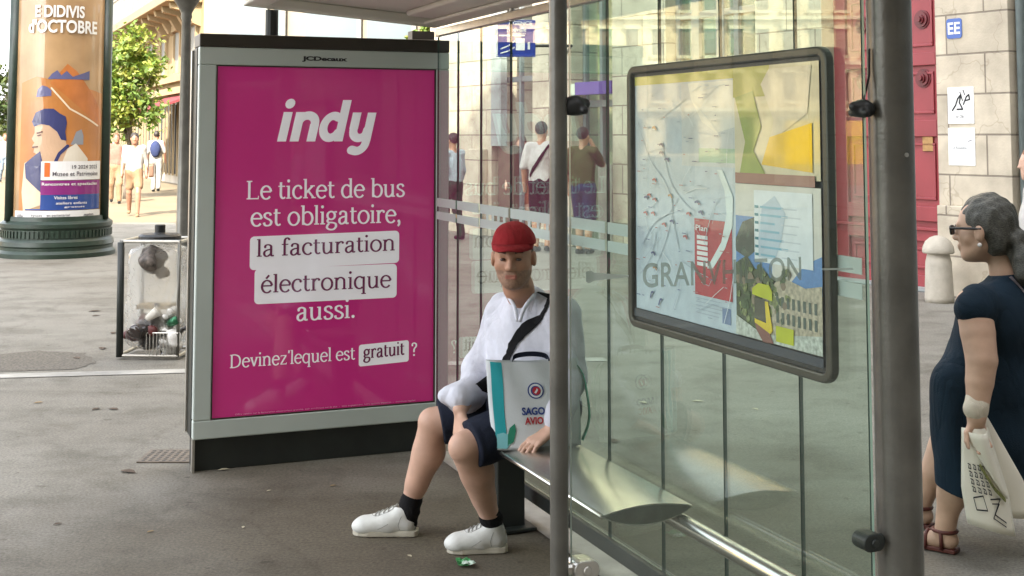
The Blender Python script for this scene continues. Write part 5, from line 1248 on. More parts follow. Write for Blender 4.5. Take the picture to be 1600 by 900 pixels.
def hand_prims(S, w, d, nrm, thumb, curl, L_=.18, r=.0088, spread=.12, curls=None):
    """palm + four unequal bent fingers + thumb; d: wrist->knuckles, nrm: palm side, thumb: side of the thumb"""
    d = unit(d); nrm = unit(np.asarray(nrm) - d * np.dot(nrm, d)); t = np.cross(d, nrm); t = t * (1 if np.dot(t, thumb) > 0 else -1)
    w = np.asarray(w, float); pl = .50 * L_
    for i in range(4):
        off = (1.5 - i) * .0195 * L_ / .18
        k = w + d * (pl - .006 * abs(i - 1)) + t * off
        S.cone(w + t * off * .55 + d * .012, k, .0135, .0115, .012)
        fl = (.44, .48, .45, .35)[i] * L_; dd = unit(d + t * spread * (1.5 - i) * .35); cu = curl if curls is None else curls[i]; p = k
        for seg, (fr_, ang) in enumerate(((.45, cu * .7), (.31, cu), (.24, cu * .6))):
            dd = unit(dd * math.cos(ang) + nrm * math.sin(ang)); q_ = p + dd * fl * fr_
            S.cone(p, q_, r * (1.05, .98, .9)[seg], r * (.98, .9, .78)[seg], .004); p = q_
    b = w + d * .022 + t * .022; m1 = b + unit(d * .7 + t * .75 + nrm * .25) * .042; m2 = m1 + unit(d * .95 + t * .3 + nrm * .3) * .032; m3 = m2 + unit(d + nrm * .35) * .024
    S.cone(b, m1, .0145, .0115, .014); S.cone(m1, m2, .0108, .0098, .004); S.cone(m2, m3, .0098, .0078, .004)
def shoe(heel, toe, parent, h=1.0, name='shoe'):
    heel = np.asarray(heel, float); toe = np.asarray(toe, float); f = unit((toe - heel) * V3(1, 1, 0)); l = V3(-f[1], f[0], 0); Ln = np.linalg.norm((toe - heel)[:2])
    P = lambda a, b, z: heel * V3(1, 1, 0) + f * a * Ln + l * b + zz * z
    S = Sdf(.0045)
    S.cone(P(.17, 0, .050), P(.45, 0, .048), .040, .040, .02); S.cone(P(.45, 0, .046), P(.80, 0, .036), .041, .040, .03); S.ell(P(.82, 0, .036), (.055, .046, .030), np.array([f, l, zz]), .03)
    S.cone(P(.20, 0, .06), P(.24, 0, .092), .036, .040, .02); S.cone(P(.24, 0, .092), P(.62, 0, .045), .034, .034, .03)
    S.sub(P(.22, 0, .125), (.040, .030, .034), np.array([f, l, zz]), .006); S.cut(P(0, 0, .014), (0, 0, -1))
    o = S.build(name, M['shoe'], parent)
    b = MB(); prof = []
    for a, w in ((-.0, .022), (.04, .034), (.16, .038), (.35, .037), (.55, .042), (.75, .046), (.90, .038), (.97, .024), (1.0, .008)): prof.append((a, w))
    poly = [(a * Ln, -w) for a, w in prof] + [(a * Ln, w) for a, w in prof[::-1]]
    b.prism(poly, P(0, 0, .002), f, l, zz * .024); b.build('sole', M['sole'], o, bev=.004)
    bv = bvh_of(o); sm_ = MB()
    def onshoe(a, b_, from_z=True, z=.05):
        if from_z: h_ = bv.ray_cast(Vector(P(a, b_, .3)), Vector((0, 0, -1)))[0]
        else: h_ = bv.ray_cast(Vector(P(a, b_ * 6, z)), Vector(-l * (1 if b_ > 0 else -1)))[0]
        return None if h_ is None else np.array(h_)
    for sd in (-1, 1):
        for path in ([(.34, .020, 0, 0), (.46, .024, 0, 0), (.60, .026, 0, 0), (.68, .018, 0, 0), (.71, .0, 0, 0)], [(.24, .05, 1, .088), (.27, .05, 1, .07), (.29, .05, 1, .05), (.27, .05, 1, .032)], [(.44, .05, 1, .058), (.52, .05, 1, .045), (.60, .05, 1, .034)]):
            pt = [onshoe(a, b_ * sd, not side_, z_) for a, b_, side_, z_ in path]; pt = [p_ for p_ in pt if p_ is not None]
            if len(pt) > 2: sm_.tube(pt, .0014, 5)
    if sm_.V: sm_.build('seams', M['seam'], o)
    tg = MB(); hp0 = P(.10, 0, .062); tg.prism(rrect(-.016, -.022, .016, .022, .008), hp0 - f * .012, l, zz, -f * .006); tg.build('heel_tab', M['sole'], o)
    lc_ = MB()
    for a in (.36, .43, .50, .57, .63):
        pts = []
        for s_ in (-.024, -.012, 0, .012, .024):
            hit = bv.ray_cast(Vector(P(a + .02 * (1 if s_ > 0 else -1), s_, .2)), Vector((0, 0, -1)))[0]
            if hit: pts.append(np.array(hit) + zz * .0025)
        if len(pts) > 2: lc_.tube(pts, .0028, 6)
    if lc_.V: lc_.build('laces', M['lace'], o)
    return o

# --- the seated man ---------------------------------------------------------------
man = thing('person', (.05, 5.3, 0), 'person in red cap, white shirt and navy shorts sitting on the bench', 'person')
TF, TL, TU = frame((-.5, -.866, 0))
hipR, hipL = V3(.06, 5.42, .55), V3(.15, 5.26, .55); knR, knL = V3(-.325, 5.41, .485), V3(-.185, 5.07, .465)
anR, anL = V3(-.435, 5.505, .10), V3(-.075, 5.305, .10)
shR, shL = V3(-.030, 5.415, .945), V3(.200, 5.255, .945); elR, elL = V3(-.140, 5.45, .680), V3(.215, 5.20, .68); wrR, wrL = V3(-.205, 5.16, .590), V3(.155, 5.065, .535)
hc = V3(.005, 5.20, 1.185); hf = V3(-.12, -.98, -.10)
S = Sdf(.0055)
S.chain([V3(.05, 5.32, .98), V3(.025, 5.25, 1.06), V3(.01, 5.225, 1.12)], [.062, .056, .055], .03)
P = head_prims(S, hc, hf, (0, .1, 1), 1.0)
S.ell(V3(.10, 5.33, .60), (.15, .12, .14), np.array([TL, TF, TU])); S.ell(V3(.075, 5.335, .83), (.165, .10, .17), np.array([TL, TF, TU]))
for sh, el, wr in ((shR, elR, wrR), (shL, elL, wrL)): S.chain([sh, el], [.057, .046], .008); S.chain([el, (el + wr) / 2, wr], [.046, .041, .030], .006)
for hp, kn, an, kf in ((hipR, knR, anR, V3(-.9, -.3, 0)), (hipL, knL, anL, V3(-.75, -.6, 0))):
    kf = unit(kf); S.chain([hp, kn], [.090, .060], .01)
    S.ell(kn + kf * .018 + zz * .002, (.046, .044, .052), np.array([unit(kf), unit(np.cross(zz, kf)), zz]), .015)
    sh_ = unit(an - kn); S.cone(kn, an, .057, .038, .008); cm = kn + sh_ * .14 - kf * .022; S.cone(kn + sh_ * .05 - kf * .012, cm, .045, .055, .04); S.cone(cm, kn + sh_ * .28 - kf * .008, .055, .038, .04)
hand_prims(S, wrR + V3(0, -.004, -.01), V3(-.02, -.22, -.80), V3(.75, .5, 0), V3(.3, -.9, .1), .33)
hand_prims(S, wrL + V3(-.006, -.004, -.008), V3(-.60, -.42, -.28), V3(-.05, .1, -1), V3(-.6, .5, 0), .30, curls=[.42, .36, .32, .34], spread=.28)
_f, _l, _u = frame(hf, (0, .1, 1))
def face_mats(c):
    d = c - hc; a, b, e = d @ _f, d @ _l, d @ _u
    m_ = (c[:, 2] > .92).astype(int)
    m_[(m_ == 1) & (e < -.042 - .25 * np.maximum(0, .06 - a)) & (e > -.125) & (a > .0)] = 2
    m_[(np.abs(b) < .024) & (np.abs(e + .064) < .0105) & (a > .07)] = 3
    return m_
body = S.build('body', None, man, mats=[skA, skF, mat('stubble', (.30, .175, .115), .6, var=.25, scale=120), mat('lips', (.36, .14, .10), .45, var=.05)], fmat=face_mats)
for q_ in (-1, 1):
    e = MB(); c_ = P(.082, .032 * q_, .004); prf = [(.0115 * math.sin(math.pi * i / 8) + 1e-4, -.0062 * math.cos(math.pi * i / 8)) for i in range(9)]
    e.lathe(c_, prf, 14); e.build('eye', M['eye'], man, True)
    e = MB(); e.tube([P(.088, .018 * q_, .030), P(.088, .034 * q_, .036), P(.078, .050 * q_, .031)], [.004, .005, .002], 6); e.build('eyebrow', mat('eyebrow', (.07, .04, .025), .8, var=0), man, True)
# short stubble and sideburn hair under the cap
f_, l_, u_ = frame(hf, (0, .1, 1)); ax = np.array([f_, l_, u_])
S = Sdf(.005); S.ell(P(-.020, 0, .020), (.098, .080, .085), ax, .02); S.cut(P(.012, 0, 0), f_ * 1.0 + u_ * .12); S.cut(P(0, 0, -.05), -u_); S.cut(P(0, 0, .075), u_)
S.build('hair', mat('grey_brown_hair', (.06, .045, .035), .8, var=.3, scale=90, bump=.5), man)
S = Sdf(.005); S.ell(P(-.012, 0, .050), (.112, .090, .092), ax, .02); S.cut(P(0, 0, .048), -u_ + f_ * .10)
cap = S.build('cap', M['cap'], man, noise=folds(.003, 60, 4, (1, 1, 1)))
V = []; F = []; n = 13
for i in range(n):
    a = R(-80 + 160 * i / (n - 1)); rim = P(-.012 + .110 * math.cos(a), .089 * math.sin(a), .056 + .010 * math.cos(a)); out = P(-.012 + .168 * math.cos(a) * (1 if abs(math.cos(a)) > .3 else 1), .084 * math.sin(a), .050 + .004 * math.cos(a) - .016 * abs(math.sin(a)))
    V += [rim, out]
F = [(2 * i, 2 * i + 1, 2 * i + 3, 2 * i + 2) for i in range(n - 1)]
o = mesh_obj('brim', V, F, M['cap'], cap, True); sm_ = o.modifiers.new('s', 'SOLIDIFY'); sm_.thickness = .004
# shirt
S = Sdf(.006); axT = np.array([TL, TF, TU])
S.ell(V3(.10, 5.335, .60), (.195, .155, .17), axT, .05); S.ell(V3(.075, 5.335, .80), (.195, .140, .22), axT, .05); S.cone(shR + V3(.03, 0, -.012), shL + V3(-.03, 0, -.012), .074, .074, .05)
S.cone(V3(.06, 5.33, .96), V3(.045, 5.305, 1.03), .095, .066, .03)
S.chain([shR, elR + V3(-.0, 0, .03), elR * .45 + wrR * .55 + V3(.0, .01, -.01), wrR + V3(0, .025, .038)], [.066, .058, .056, .054], .035); S.chain([shL, elL + V3(0, 0, .03), elL * .45 + wrL * .55, wrL + V3(.018, .018, .022)], [.078, .072, .062, .050], .035)
S.cone(elR * .4 + wrR * .6 + V3(-.03, .01, -.02), wrR + V3(-.055, .05, .045), .05, .026, .03)
S.sub(V3(.035, 5.27, 1.075), (.068, .062, .07), None, .01); S.sub(V3(.022, 5.20, 1.0), (.022, .05, .07), None, .01)
S.cut(V3(.045, 5.30, 1.046), (.05, -.12, .99))
f1 = folds(.006, 30, 3, (1, 1, .45)); f2 = creases(.022, 34, 9, (1, 1, .55))
shirt = S.build('shirt', M['linen'], man, noise=lambda X, Y, Z: f1(X, Y, Z) + f2(X, Y, Z))
mb = MB(); mb.tube(catmull([V3(-.015, 5.245, 1.02), V3(.01, 5.19, .985), V3(.022, 5.175, .93)], 4), .008, 8); mb.tube(catmull([V3(.09, 5.225, 1.03), V3(.05, 5.18, .985), V3(.030, 5.172, .93)], 4), .008, 8)
mb.build('collar', M['linen'], shirt, True)
# shorts
S = Sdf(.006)
S.ell(V3(.10, 5.34, .565), (.195, .155, .125), axT, .04)
for hp, kn, e in ((hipR, knR, .90), (hipL, knL, .90)):
    d = unit(kn - hp); q_ = hp + (kn - hp) * e; S.cone(hp, q_ + d * .06, .102, .090, .04)
cutters = [(hipR + (knR - hipR) * .93, unit(knR - hipR)), (hipL + (knL - hipL) * .93, unit(knL - hipL))]
S.cut(cutters[0][0], unit(cutters[0][1] * .9 + cutters[1][1] * .3)); S.cut(cutters[1][0], unit(cutters[1][1]))
S.build('shorts', M['navy'], man, noise=creases(.014, 30, 12, (1, 1, .8)))
for an, kn, hl_, to in ((anR, knR, V3(-.392, 5.50, 0), V3(-.668, 5.515, 0)), (anL, knL, V3(-.018, 5.295, 0), V3(-.262, 5.28, 0))):
    d = unit(kn - an); S = Sdf(.005); S.chain([an - zz * .045, an + d * .03, an + d * .085], [.040, .0415, .043], .02); S.cut(an + d * .085, d); S.build('sock', M['sock'], man, noise=folds(.002, 120, 2, (.3, .3, 2)))
    shoe(hl_, to, man)
# strap of the cross-body bag
bv = bvh_of(shirt)
pts = catmull([V3(.150, 5.24, 1.06), V3(.112, 5.16, 1.015), V3(.055, 5.14, .945), V3(-.005, 5.15, .865), V3(-.055, 5.17, .795), V3(-.085, 5.20, .72), V3(-.095, 5.25, .63)], 5)
ribbon('strap', pts, .046, .003, [V3(.76, 0, -.65)] * len(pts), M['strap'], man, bv, .003)
bg = Sdf(.006); bg.ell(V3(-.055, 5.215, .60), (.05, .04, .075)); bg.build('pouch', M['navy'], man)

# --- tote bag on the bench ------------------------------------------------------------
tb0 = V3(-.075, 5.045, .462); tdx = unit(V3(.355, .075, 0)); tn = V3(tdx[1], -tdx[0], 0)
tote = thing('tote_bag', tb0, 'white tote bag with teal edge and round emblem standing on the bench', 'bag')
WT, HT = .355, .335
def TB(x, y, d=0.0):        # x 0..1, y 0..1 on the front, with soft bulge and creases
    bul = .042 * math.sin(math.pi * min(max(x, 0), 1)) ** .6 * (1 - .55 * y) + .004 * math.sin(17 * x + 6 * y) * y + .005 * math.sin(9 * y + 5 * x)
    return tb0 + tdx * (x * WT * (1 - .02 * y) - .02 * y * (1 - x)) + zz * (y * HT - .012 * math.sin(math.pi * x) * y + .012 * math.sin(math.pi * x) * (1 - y) * 0) + tn * (bul + d - .03 * y)
def TBk(x, y):
    p = TB(x, y); b_ = .042 * math.sin(math.pi * x) ** .6 * (1 - .55 * y); return p - tn * (2 * b_ * .8 + .014)
n = 25; V = []; F = []
for i in range(n):
    for j in range(n): V.append(TB(i / (n - 1), j / (n - 1)))
for i in range(n):
    for j in range(n): V.append(TBk(i / (n - 1), j / (n - 1)))
mi = []
for i in range(n - 1):
    for j in range(n - 1):
        F.append((i * n + j, (i + 1) * n + j, (i + 1) * n + j + 1, i * n + j + 1)); F.append(tuple(n * n + k for k in (i * n + j, i * n + j + 1, (i + 1) * n + j + 1, (i + 1) * n + j)))
for i in range(n - 1):
    F.append((i * n, n * n + i * n, n * n + (i + 1) * n, (i + 1) * n))
    F.append((i, i + 1, n * n + i + 1, n * n + i)); F.append(((n - 1) * n + i + 1, (n - 1) * n + i, n * n + (n - 1) * n + i, n * n + (n - 1) * n + i + 1))
M['tote'] = mat('white_woven_plastic', (.64, .68, .69), .45, var=.05, scale=8, bump=.1, bscale=150)
bagb = mesh_obj('bag_body', V, F, M['tote'], tote, True)
teal = mat('teal_print', (.02, .36, .40), .4, var=.08); blue_p = mat('blue_print', (.02, .05, .22), .5, var=.05); red_p = mat('red_print', (.42, .02, .03), .5, var=.05); grn = mat('green_print', (.02, .22, .13), .5, var=.08); pale_t = mat('pale_teal_print', (.22, .55, .58), .4, var=.1)
def tprint(polys, d, m, name='print'):
    bm = bmesh.new()
    for P_ in polys: bm.faces.new([bm.verts.new((x, y, 0)) for x, y in P_])
    bmesh.ops.triangulate(bm, faces=bm.faces[:])
    for _ in range(4):
        es = [e for e in bm.edges if (e.verts[0].co - e.verts[1].co).length > .10]
        if es: bmesh.ops.subdivide_edges(bm, edges=es, cuts=1); bmesh.ops.triangulate(bm, faces=bm.faces[:])
    bm.verts.index_update(); V = [TB(v.co.x, v.co.y, d) for v in bm.verts]; F = [tuple(v.index for v in f.verts) for f in bm.faces]; bm.free()
    return mesh_obj(name, V, F, m, bagb)
tprint([[(.035, .02), (.15, .02), (.155, .99), (.035, .99)]], .002, teal)
tprint([[(.04, .02), (.14, .02), (.20, .10), (.19, .17), (.12, .20), (.05, .18)]], .0032, pale_t)
tprint([[(.15, .05), (.22, .10), (.255, .22), (.25, .30), (.19, .25), (.165, .18)]], .0036, grn)
circ = lambda cx, cy, r, n=28: [(cx + r * math.cos(6.2832 * i / n), cy + r * 1.06 * math.sin(6.2832 * i / n)) for i in range(n)]
EX, EY = .50, .675
tprint([circ(EX, EY, .088)], .0022, blue_p, 'emblem_ring'); tprint([circ(EX, EY, .074)], .0030, M['tote'], 'emblem_ring'); tprint([circ(EX, EY, .054)], .0038, blue_p, 'emblem'); tprint([circ(EX + .006, EY, .044)], .0046, red_p, 'emblem')
tprint([[(EX - .02, EY - .02), (EX + .0, EY - .03), (EX + .025, EY + .01), (EX + .012, EY + .03), (EX + .0, EY + .005)]], .0054, M['tote'], 'emblem')
for s_, x0, x1, y0, y1, m_ in (('SAGO', .335, .585, .395, .485, blue_p), ('AVIO', .36, .565, .285, .37, red_p)):
    tv, tf = text_flat(s_, .035); tv = fit(tv, x0, x1, y0, y1); mesh_obj('lettering', [TB(x, y, .003) for x, y in tv], tf, m_, bagb)
hp_ = [TB(.93, .97, -.02) + tdx * .0, TB(1.0, .80, -.01) + tdx * .018, TB(1.0, .45, 0) + tdx * .034, TB(1.0, .25, 0) + tdx * .03, TB(.97, .06, 0) + tdx * .012]
pts = catmull(hp_, 6); ribbon('handle', pts, .026, .003, [tn] * len(pts), grn, tote)
hp_ = [TB(.30, .97, -.035), TB(.34, 1.04, -.05), TB(.5, 1.07, -.055), TB(.66, 1.04, -.05), TB(.70, .97, -.035)]
pts = catmull(hp_, 5); ribbon('handle', pts, .020, .003, [tn * .3 + zz] * len(pts), M['navy'], tote)

# --- walking woman at the right ---------------------------------------------------------
wo = thing('person', (1.93, 5.30, 0), 'person in navy sleeveless dress and sunglasses with a dark grey ponytail', 'person')
WF, WL, WU = frame((-.75, .66, 0)); WR = -WL; axW = np.array([WL, WF, WU])
skW = skin_mat('skin_woman', (.55, .355, .25))
wc = V3(1.985, 5.28, 0); hw = V3(1.928, 5.29, 1.285); fw = V3(-.82, .57, -.06)
shWL, elW, wrW = V3(1.825, 5.12, 1.0), V3(1.828, 5.06, .80), V3(1.795, 5.04, .585)
S = Sdf(.0055)
Pw = head_prims(S, hw, fw, (0, 0, 1), 1.07)
S.chain([V3(2.03, 5.27, 1.03), V3(2.015, 5.275, 1.11), V3(2.0, 5.28, 1.19)], [.075, .058, .055], .03)
S.chain([shWL, shWL * .5 + elW * .5, elW], [.069, .066, .060], .006); S.chain([elW, elW * .62 + wrW * .38, wrW], [.060, .053, .037], .006)
S.ell(wc + zz * .90, (.165, .115, .14), axW, .04); S.ell(wc + zz * .62, (.145, .11, .15), axW, .04); S.cone(shWL, V3(2.20, 5.42, 1.0), .05, .05, .04)
akL, knWL = V3(1.745, 5.29, .085), V3(1.80, 5.27, .42); akR, knWR = V3(1.752, 5.62, .085), V3(1.87, 5.56, .43)
for kn, an in ((knWL, akL), (knWR, akR)):
    S.chain([wc + zz * .62 + (kn - wc) * V3(.5, .5, 0), kn], [.075, .066], .03); S.cone(kn, an, .062, .040, .03); S.cone(kn * .75 + an * .25 - WF * .018, kn * .45 + an * .55 - WF * .014, .066, .055, .04)
    ft = unit(V3(-.74, .67, 0)); S.cone(an + V3(0, 0, -.035) - ft * .018, an + ft * .05 - zz * .045, .036, .030, .02); S.cone(an + ft * .05 - zz * .045, an + ft * .135 - zz * .060, .032, .020, .02)
hand_prims(S, wrW, V3(.10, .02, -1), V3(.15, -.98, 0), V3(-.9, .2, 0), .62, L_=.16, r=.0085)
S.build('body', skW, wo)
S = Sdf(.0055); f_, l_, u_ = frame(fw, (0, 0, 1)); ax = np.array([f_, l_, u_])
S.ell(Pw(-.028, 0, .040), (.114, .092, .106), ax, .03); S.ell(Pw(-.055, 0, -.025), (.075, .080, .085), ax, .03)
S.cut(Pw(.050, 0, 0), f_ - u_ * .62); S.cut(Pw(.012, 0, -.03), f_ * 1.0 - u_ * .55, .012)
S.ell(Pw(-.125, 0, -.035), (.040, .045, .040), ax, .02)
S.chain([Pw(-.125, 0, -.055), Pw(-.145, .01, -.10), Pw(-.150, .02, -.155), Pw(-.14, .02, -.195)], [.036, .048, .046, .018], .02)
hm = bpy.data.materials.new('grey_dark_hair'); hm.use_nodes = True; nt = hm.node_tree; b_ = nt.nodes['Principled BSDF']; b_.inputs['Roughness'].default_value = .42
geo = nt.nodes.new('ShaderNodeNewGeometry'); mpn = nt.nodes.new('ShaderNodeMapping'); mpn.inputs['Scale'].default_value = (26, 26, 130); mpn.inputs['Rotation'].default_value = (0.5, .5, .3); nz_ = nt.nodes.new('ShaderNodeTexNoise'); nz_.inputs['Detail'].default_value = 6
nt.links.new(geo.outputs['Position'], mpn.inputs[0]); nt.links.new(mpn.outputs[0], nz_.inputs['Vector']); rp = nt.nodes.new('ShaderNodeValToRGB'); rp.color_ramp.elements[0].position = .35; rp.color_ramp.elements[1].position = .75
rp.color_ramp.elements[0].color = (.010, .009, .006, 1); rp.color_ramp.elements[1].color = (.15, .145, .115, 1); nt.links.new(nz_.outputs['Fac'], rp.inputs[0]); nt.links.new(rp.outputs[0], b_.inputs['Base Color'])
bp_ = nt.nodes.new('ShaderNodeBump'); bp_.inputs['Strength'].default_value = .7; bp_.inputs['Distance'].default_value = .004; nt.links.new(nz_.outputs['Fac'], bp_.inputs['Height']); nt.links.new(bp_.outputs[0], b_.inputs['Normal'])
hair = S.build('hair', hm, wo, noise=folds(.004, 190, 21, (1, 1, .35)))
o = MB().lathe((0, 0, 0), [(.030, -.012), (.040, -.010), (.044, 0), (.040, .010), (.030, .012)], 20).build('hair_tie', M['black'], hair, True)
o.data.transform(Matrix.Rotation(R(70), 4, Vector(l_))); o.data.transform(Matrix.Translation(Vector(Pw(-.145, 0, -.05))))
mb = MB()
for q_ in (-1, 1):
    pl = rrect(-.026, -.020, .026, .020, .014); mb.prism(pl, Pw(.100, .036 * q_, .004), l_, u_, f_ * .008)
    mb.tube([Pw(.104, .062 * q_, .012), Pw(.06, .083 * q_, .012), Pw(-.02, .088 * q_, .008)], .0055, 8)
mb.tube([Pw(.106, -.012, .012), Pw(.106, .012, .012)], .004, 6)
mb.build('sunglasses', M['black'], wo, bev=.002)
prf = [(.009 * math.sin(math.pi * i / 8) + 1e-4, -.009 * math.cos(math.pi * i / 8)) for i in range(9)]
MB().lathe(Pw(-.008, .083, -.052), prf, 12).build('earring', mat('pearl', (.75, .72, .68), .2, var=0), wo, True)
# dress
S = Sdf(.0065)
S.ell(wc + V3(.02, 0, .93), (.215, .155, .16), axW, .06); S.chain([wc + zz * .88, wc + V3(-.02, .01, .66), wc + V3(-.02, .02, .46), wc + V3(-.015, .03, .25)], [.160, .170, .172, .172], .07)
S.ell(wc + V3(-.055, .03, .74), (.15, .14, .17), axW, .06); S.cone(wc + V3(.12, .08, .66), wc + V3(.10, .06, .25), .19, .18, .06)
S.cone(shWL + V3(.03, .01, .0), V3(2.19, 5.42, 1.0), .074, .078, .05); S.cone(shWL + V3(.02, .01, .008), shWL + V3(.0, -.006, -.012), .072, .076, .03)
S.cone(V3(2.03, 5.27, 1.0), V3(2.02, 5.275, 1.08), .11, .075, .03); S.cut(V3(1.99, 5.28, 1.105), (-.12, .06, .99))
hn_ = unit(V3(-.30, .1, -1)); S.cut(wc + V3(-.12, 0, .225), hn_)
S.chain([knWL + zz * .25, knWL + V3(.01, 0, -.22)], [.105, .112], .06)
f1 = folds(.012, 26, 31, (1, 1, .12)); f2 = creases(.016, 26, 33, (1, 1, .4))
M['dress'] = cloth('navy_linen', (.007, .019, .032), wrinkle=.4, ws=5.0, var=.2, scale=3)
dress = S.build('dress', M['dress'], wo, noise=lambda X, Y, Z: f1(X, Y, Z) * np.clip((1.0 - Z) * 1.6, .15, 1) + f2(X, Y, Z))
bv = bvh_of(dress)
pts = catmull([V3(2.0, 5.20, 1.10), V3(2.05, 5.14, 1.04), V3(2.10, 5.12, .95), V3(2.15, 5.13, .85), V3(2.2, 5.15, .75)], 5)
ribbon('bag_strap', pts, .012, .003, [V3(.7, .1, .5)] * len(pts), cloth('grey_strap', (.16, .14, .15)), wo, bv, .003)
for an in (akL, akR):
    ft = unit(V3(-.74, .67, 0)); lt_ = V3(-ft[1], ft[0], 0); sm = mat('red_brown_leather', (.10, .022, .015), .5, var=.15, scale=30)
    b = MB(); b.prism([(-.05, -.030), (.0, -.034), (.10, -.040), (.17, -.026), (.185, 0), (.17, .026), (.10, .040), (.0, .034), (-.05, .030)], V3(an[0], an[1], .004), ft, lt_, zz * .016)
    so = b.build('sandal', sm, wo, bev=.003)
    b = MB()
    cyl = lambda c, rx, ry, ax1, ax2, a0, a1: [c + ax1 * rx * math.cos(R(a0 + (a1 - a0) * i / 14)) + ax2 * ry * math.sin(R(a0 + (a1 - a0) * i / 14)) for i in range(15)]
    b.tube(cyl(an + zz * .0, .047, .043, ft, lt_, 0, 360), .0075, 8); b.tube(cyl(V3(an[0], an[1], .012) + ft * .07, .040, .060, lt_, zz, 0, 180), .009, 8); b.tube([an + ft * .045 + zz * .0, V3(an[0], an[1], .066) + ft * .07], .008, 8)
    b.tube([an + lt_ * .043 - zz * 0, V3(an[0], an[1], .015) + lt_ * .036], .008, 8); b.tube([an - lt_ * .043, V3(an[0], an[1], .015) - lt_ * .036], .008, 8)
    b.build('strap', sm, so, True)
# bandage-like white wrap on the wrist
S = Sdf(.005); S.chain([wrW + V3(.006, .006, .070), wrW + V3(.003, .003, .045), wrW + V3(0, 0, .022)], [.040, .042, .041], .02); S.ell(wrW + V3(-.026, -.004, .030), (.020, .028, .022), None, .02)
S.build('wrist_wrap', cloth('cream_cloth', (.62, .55, .44)), wo, noise=folds(.0016, 90, 41, (1, 1, 1)))
# printed paper sheets held in the hand: two loose curled sheets of one folded print
h0 = wrW + V3(-.010, .012, -.040)
pap = thing('paper_print', h0, 'folded cream paper print with black letters held by the person in navy dress', 'paper')
def curl_sheet(name, p00, ex, ez, w, h, cf, m, n=14):
    V = [];
    for i in range(n):
        for j in range(n):
            x, y = i / (n - 1), j / (n - 1); V.append(p00 + ex * w * (x - .5) * (0.55 + .45 * min(1, y * 1.6)) + ez * h * y + cf(x, y))
    F = [(i * n + j, i * n + j + 1, (i + 1) * n + j + 1, (i + 1) * n + j) for i in range(n - 1) for j in range(n - 1)]
    o = mesh_obj(name, V, F, m, pap, True); s = o.modifiers.new('s', 'SOLIDIFY'); s.thickness = .0015; return o
ppm = mat('cream_paper', (.76, .72, .60), .75, var=.05, scale=6)
pe = unit(V3(1, .10, 0)); pn = V3(pe[1], -pe[0], 0)
pz1 = unit(V3(.12, 0, -1)); pz2 = unit(V3(.34, 0, -1))
cf1 = lambda x, y: pn * (.035 * math.sin(3.0 * x) + .02 * y) + zz * (.055 * (x - .5) * y * -1.0)
pA = h0 + V3(.005, .0, .0)
curl_sheet('sheet', pA, pe, pz1, .19, .385, cf1, ppm)
curl_sheet('sheet', h0 + V3(.03, .05, .04), pe, pz2, .13, .42, lambda x, y: pn * (.02 * math.sin(2.5 * x)) + pe * .04 * y, ppm)
def SH(x, y, d=.003): return pA + pe * 0.19 * (x - .5) * (0.55 + .45 * min(1, y * 1.6)) + pz1 * .385 * y + cf1(x, y) + pn * d
# rolled-over flap
V = []; n = 10
for i in range(n):
    for j in range(n):
        x, y = i / (n - 1), j / (n - 1); xx = .02 + .93 * y * .9 + (x) * (.75 - .70 * y) ; yy = .03 + .62 * y
        V.append(SH(min(xx, 1.0), yy, .012 + .03 * math.sin(math.pi * x) * (1 - y)))
F = [(i * n + j, i * n + j + 1, (i + 1) * n + j + 1, (i + 1) * n + j) for i in range(n - 1) for j in range(n - 1)]
o = mesh_obj('flap', V, F, ppm, pap, True); s = o.modifiers.new('s', 'SOLIDIFY'); s.thickness = .0015
mb = MB()
def pst_(polys): 
    for P_ in polys: mb.add([SH(x, y, .005) for x, y in P_], [tuple(range(len(P_)))])
pst_(stroke([(.18, .70), (.36, .66), (.40, .80), (.20, .82), (.18, .70)], .014, 6)); pst_(stroke([(.50, .68), (.72, .66), (.54, .82), (.78, .88)], .014, 6)); pst_(stroke([(.52, .72), (.68, .71), (.5, .86), (.76, .92)], .012, 6))
for i in range(16):
    x, y = .12 + .10 * (i % 4) + .02 * (i // 4), .36 + .075 * (i // 4); pst_(stroke([(x, y), (x + .05, y + .01), (x + .06, y + .05), (x + .01, y + .045), (x + .02, y + .02)], .012, 5))
mb.build('lettering', M['ink'], pap)
mb = MB()
for a, b in (((.36, .36), (.60, .56)), ((.60, .56), (.82, .66))):
    for pl in stroke([a, b], .05, 6): mb.add([SH(x, y, .014) for x, y in pl], [tuple(range(len(pl)))])
mb.build('print', mat('moss_print', (.16, .17, .05), .7, var=.5, scale=70), pap)

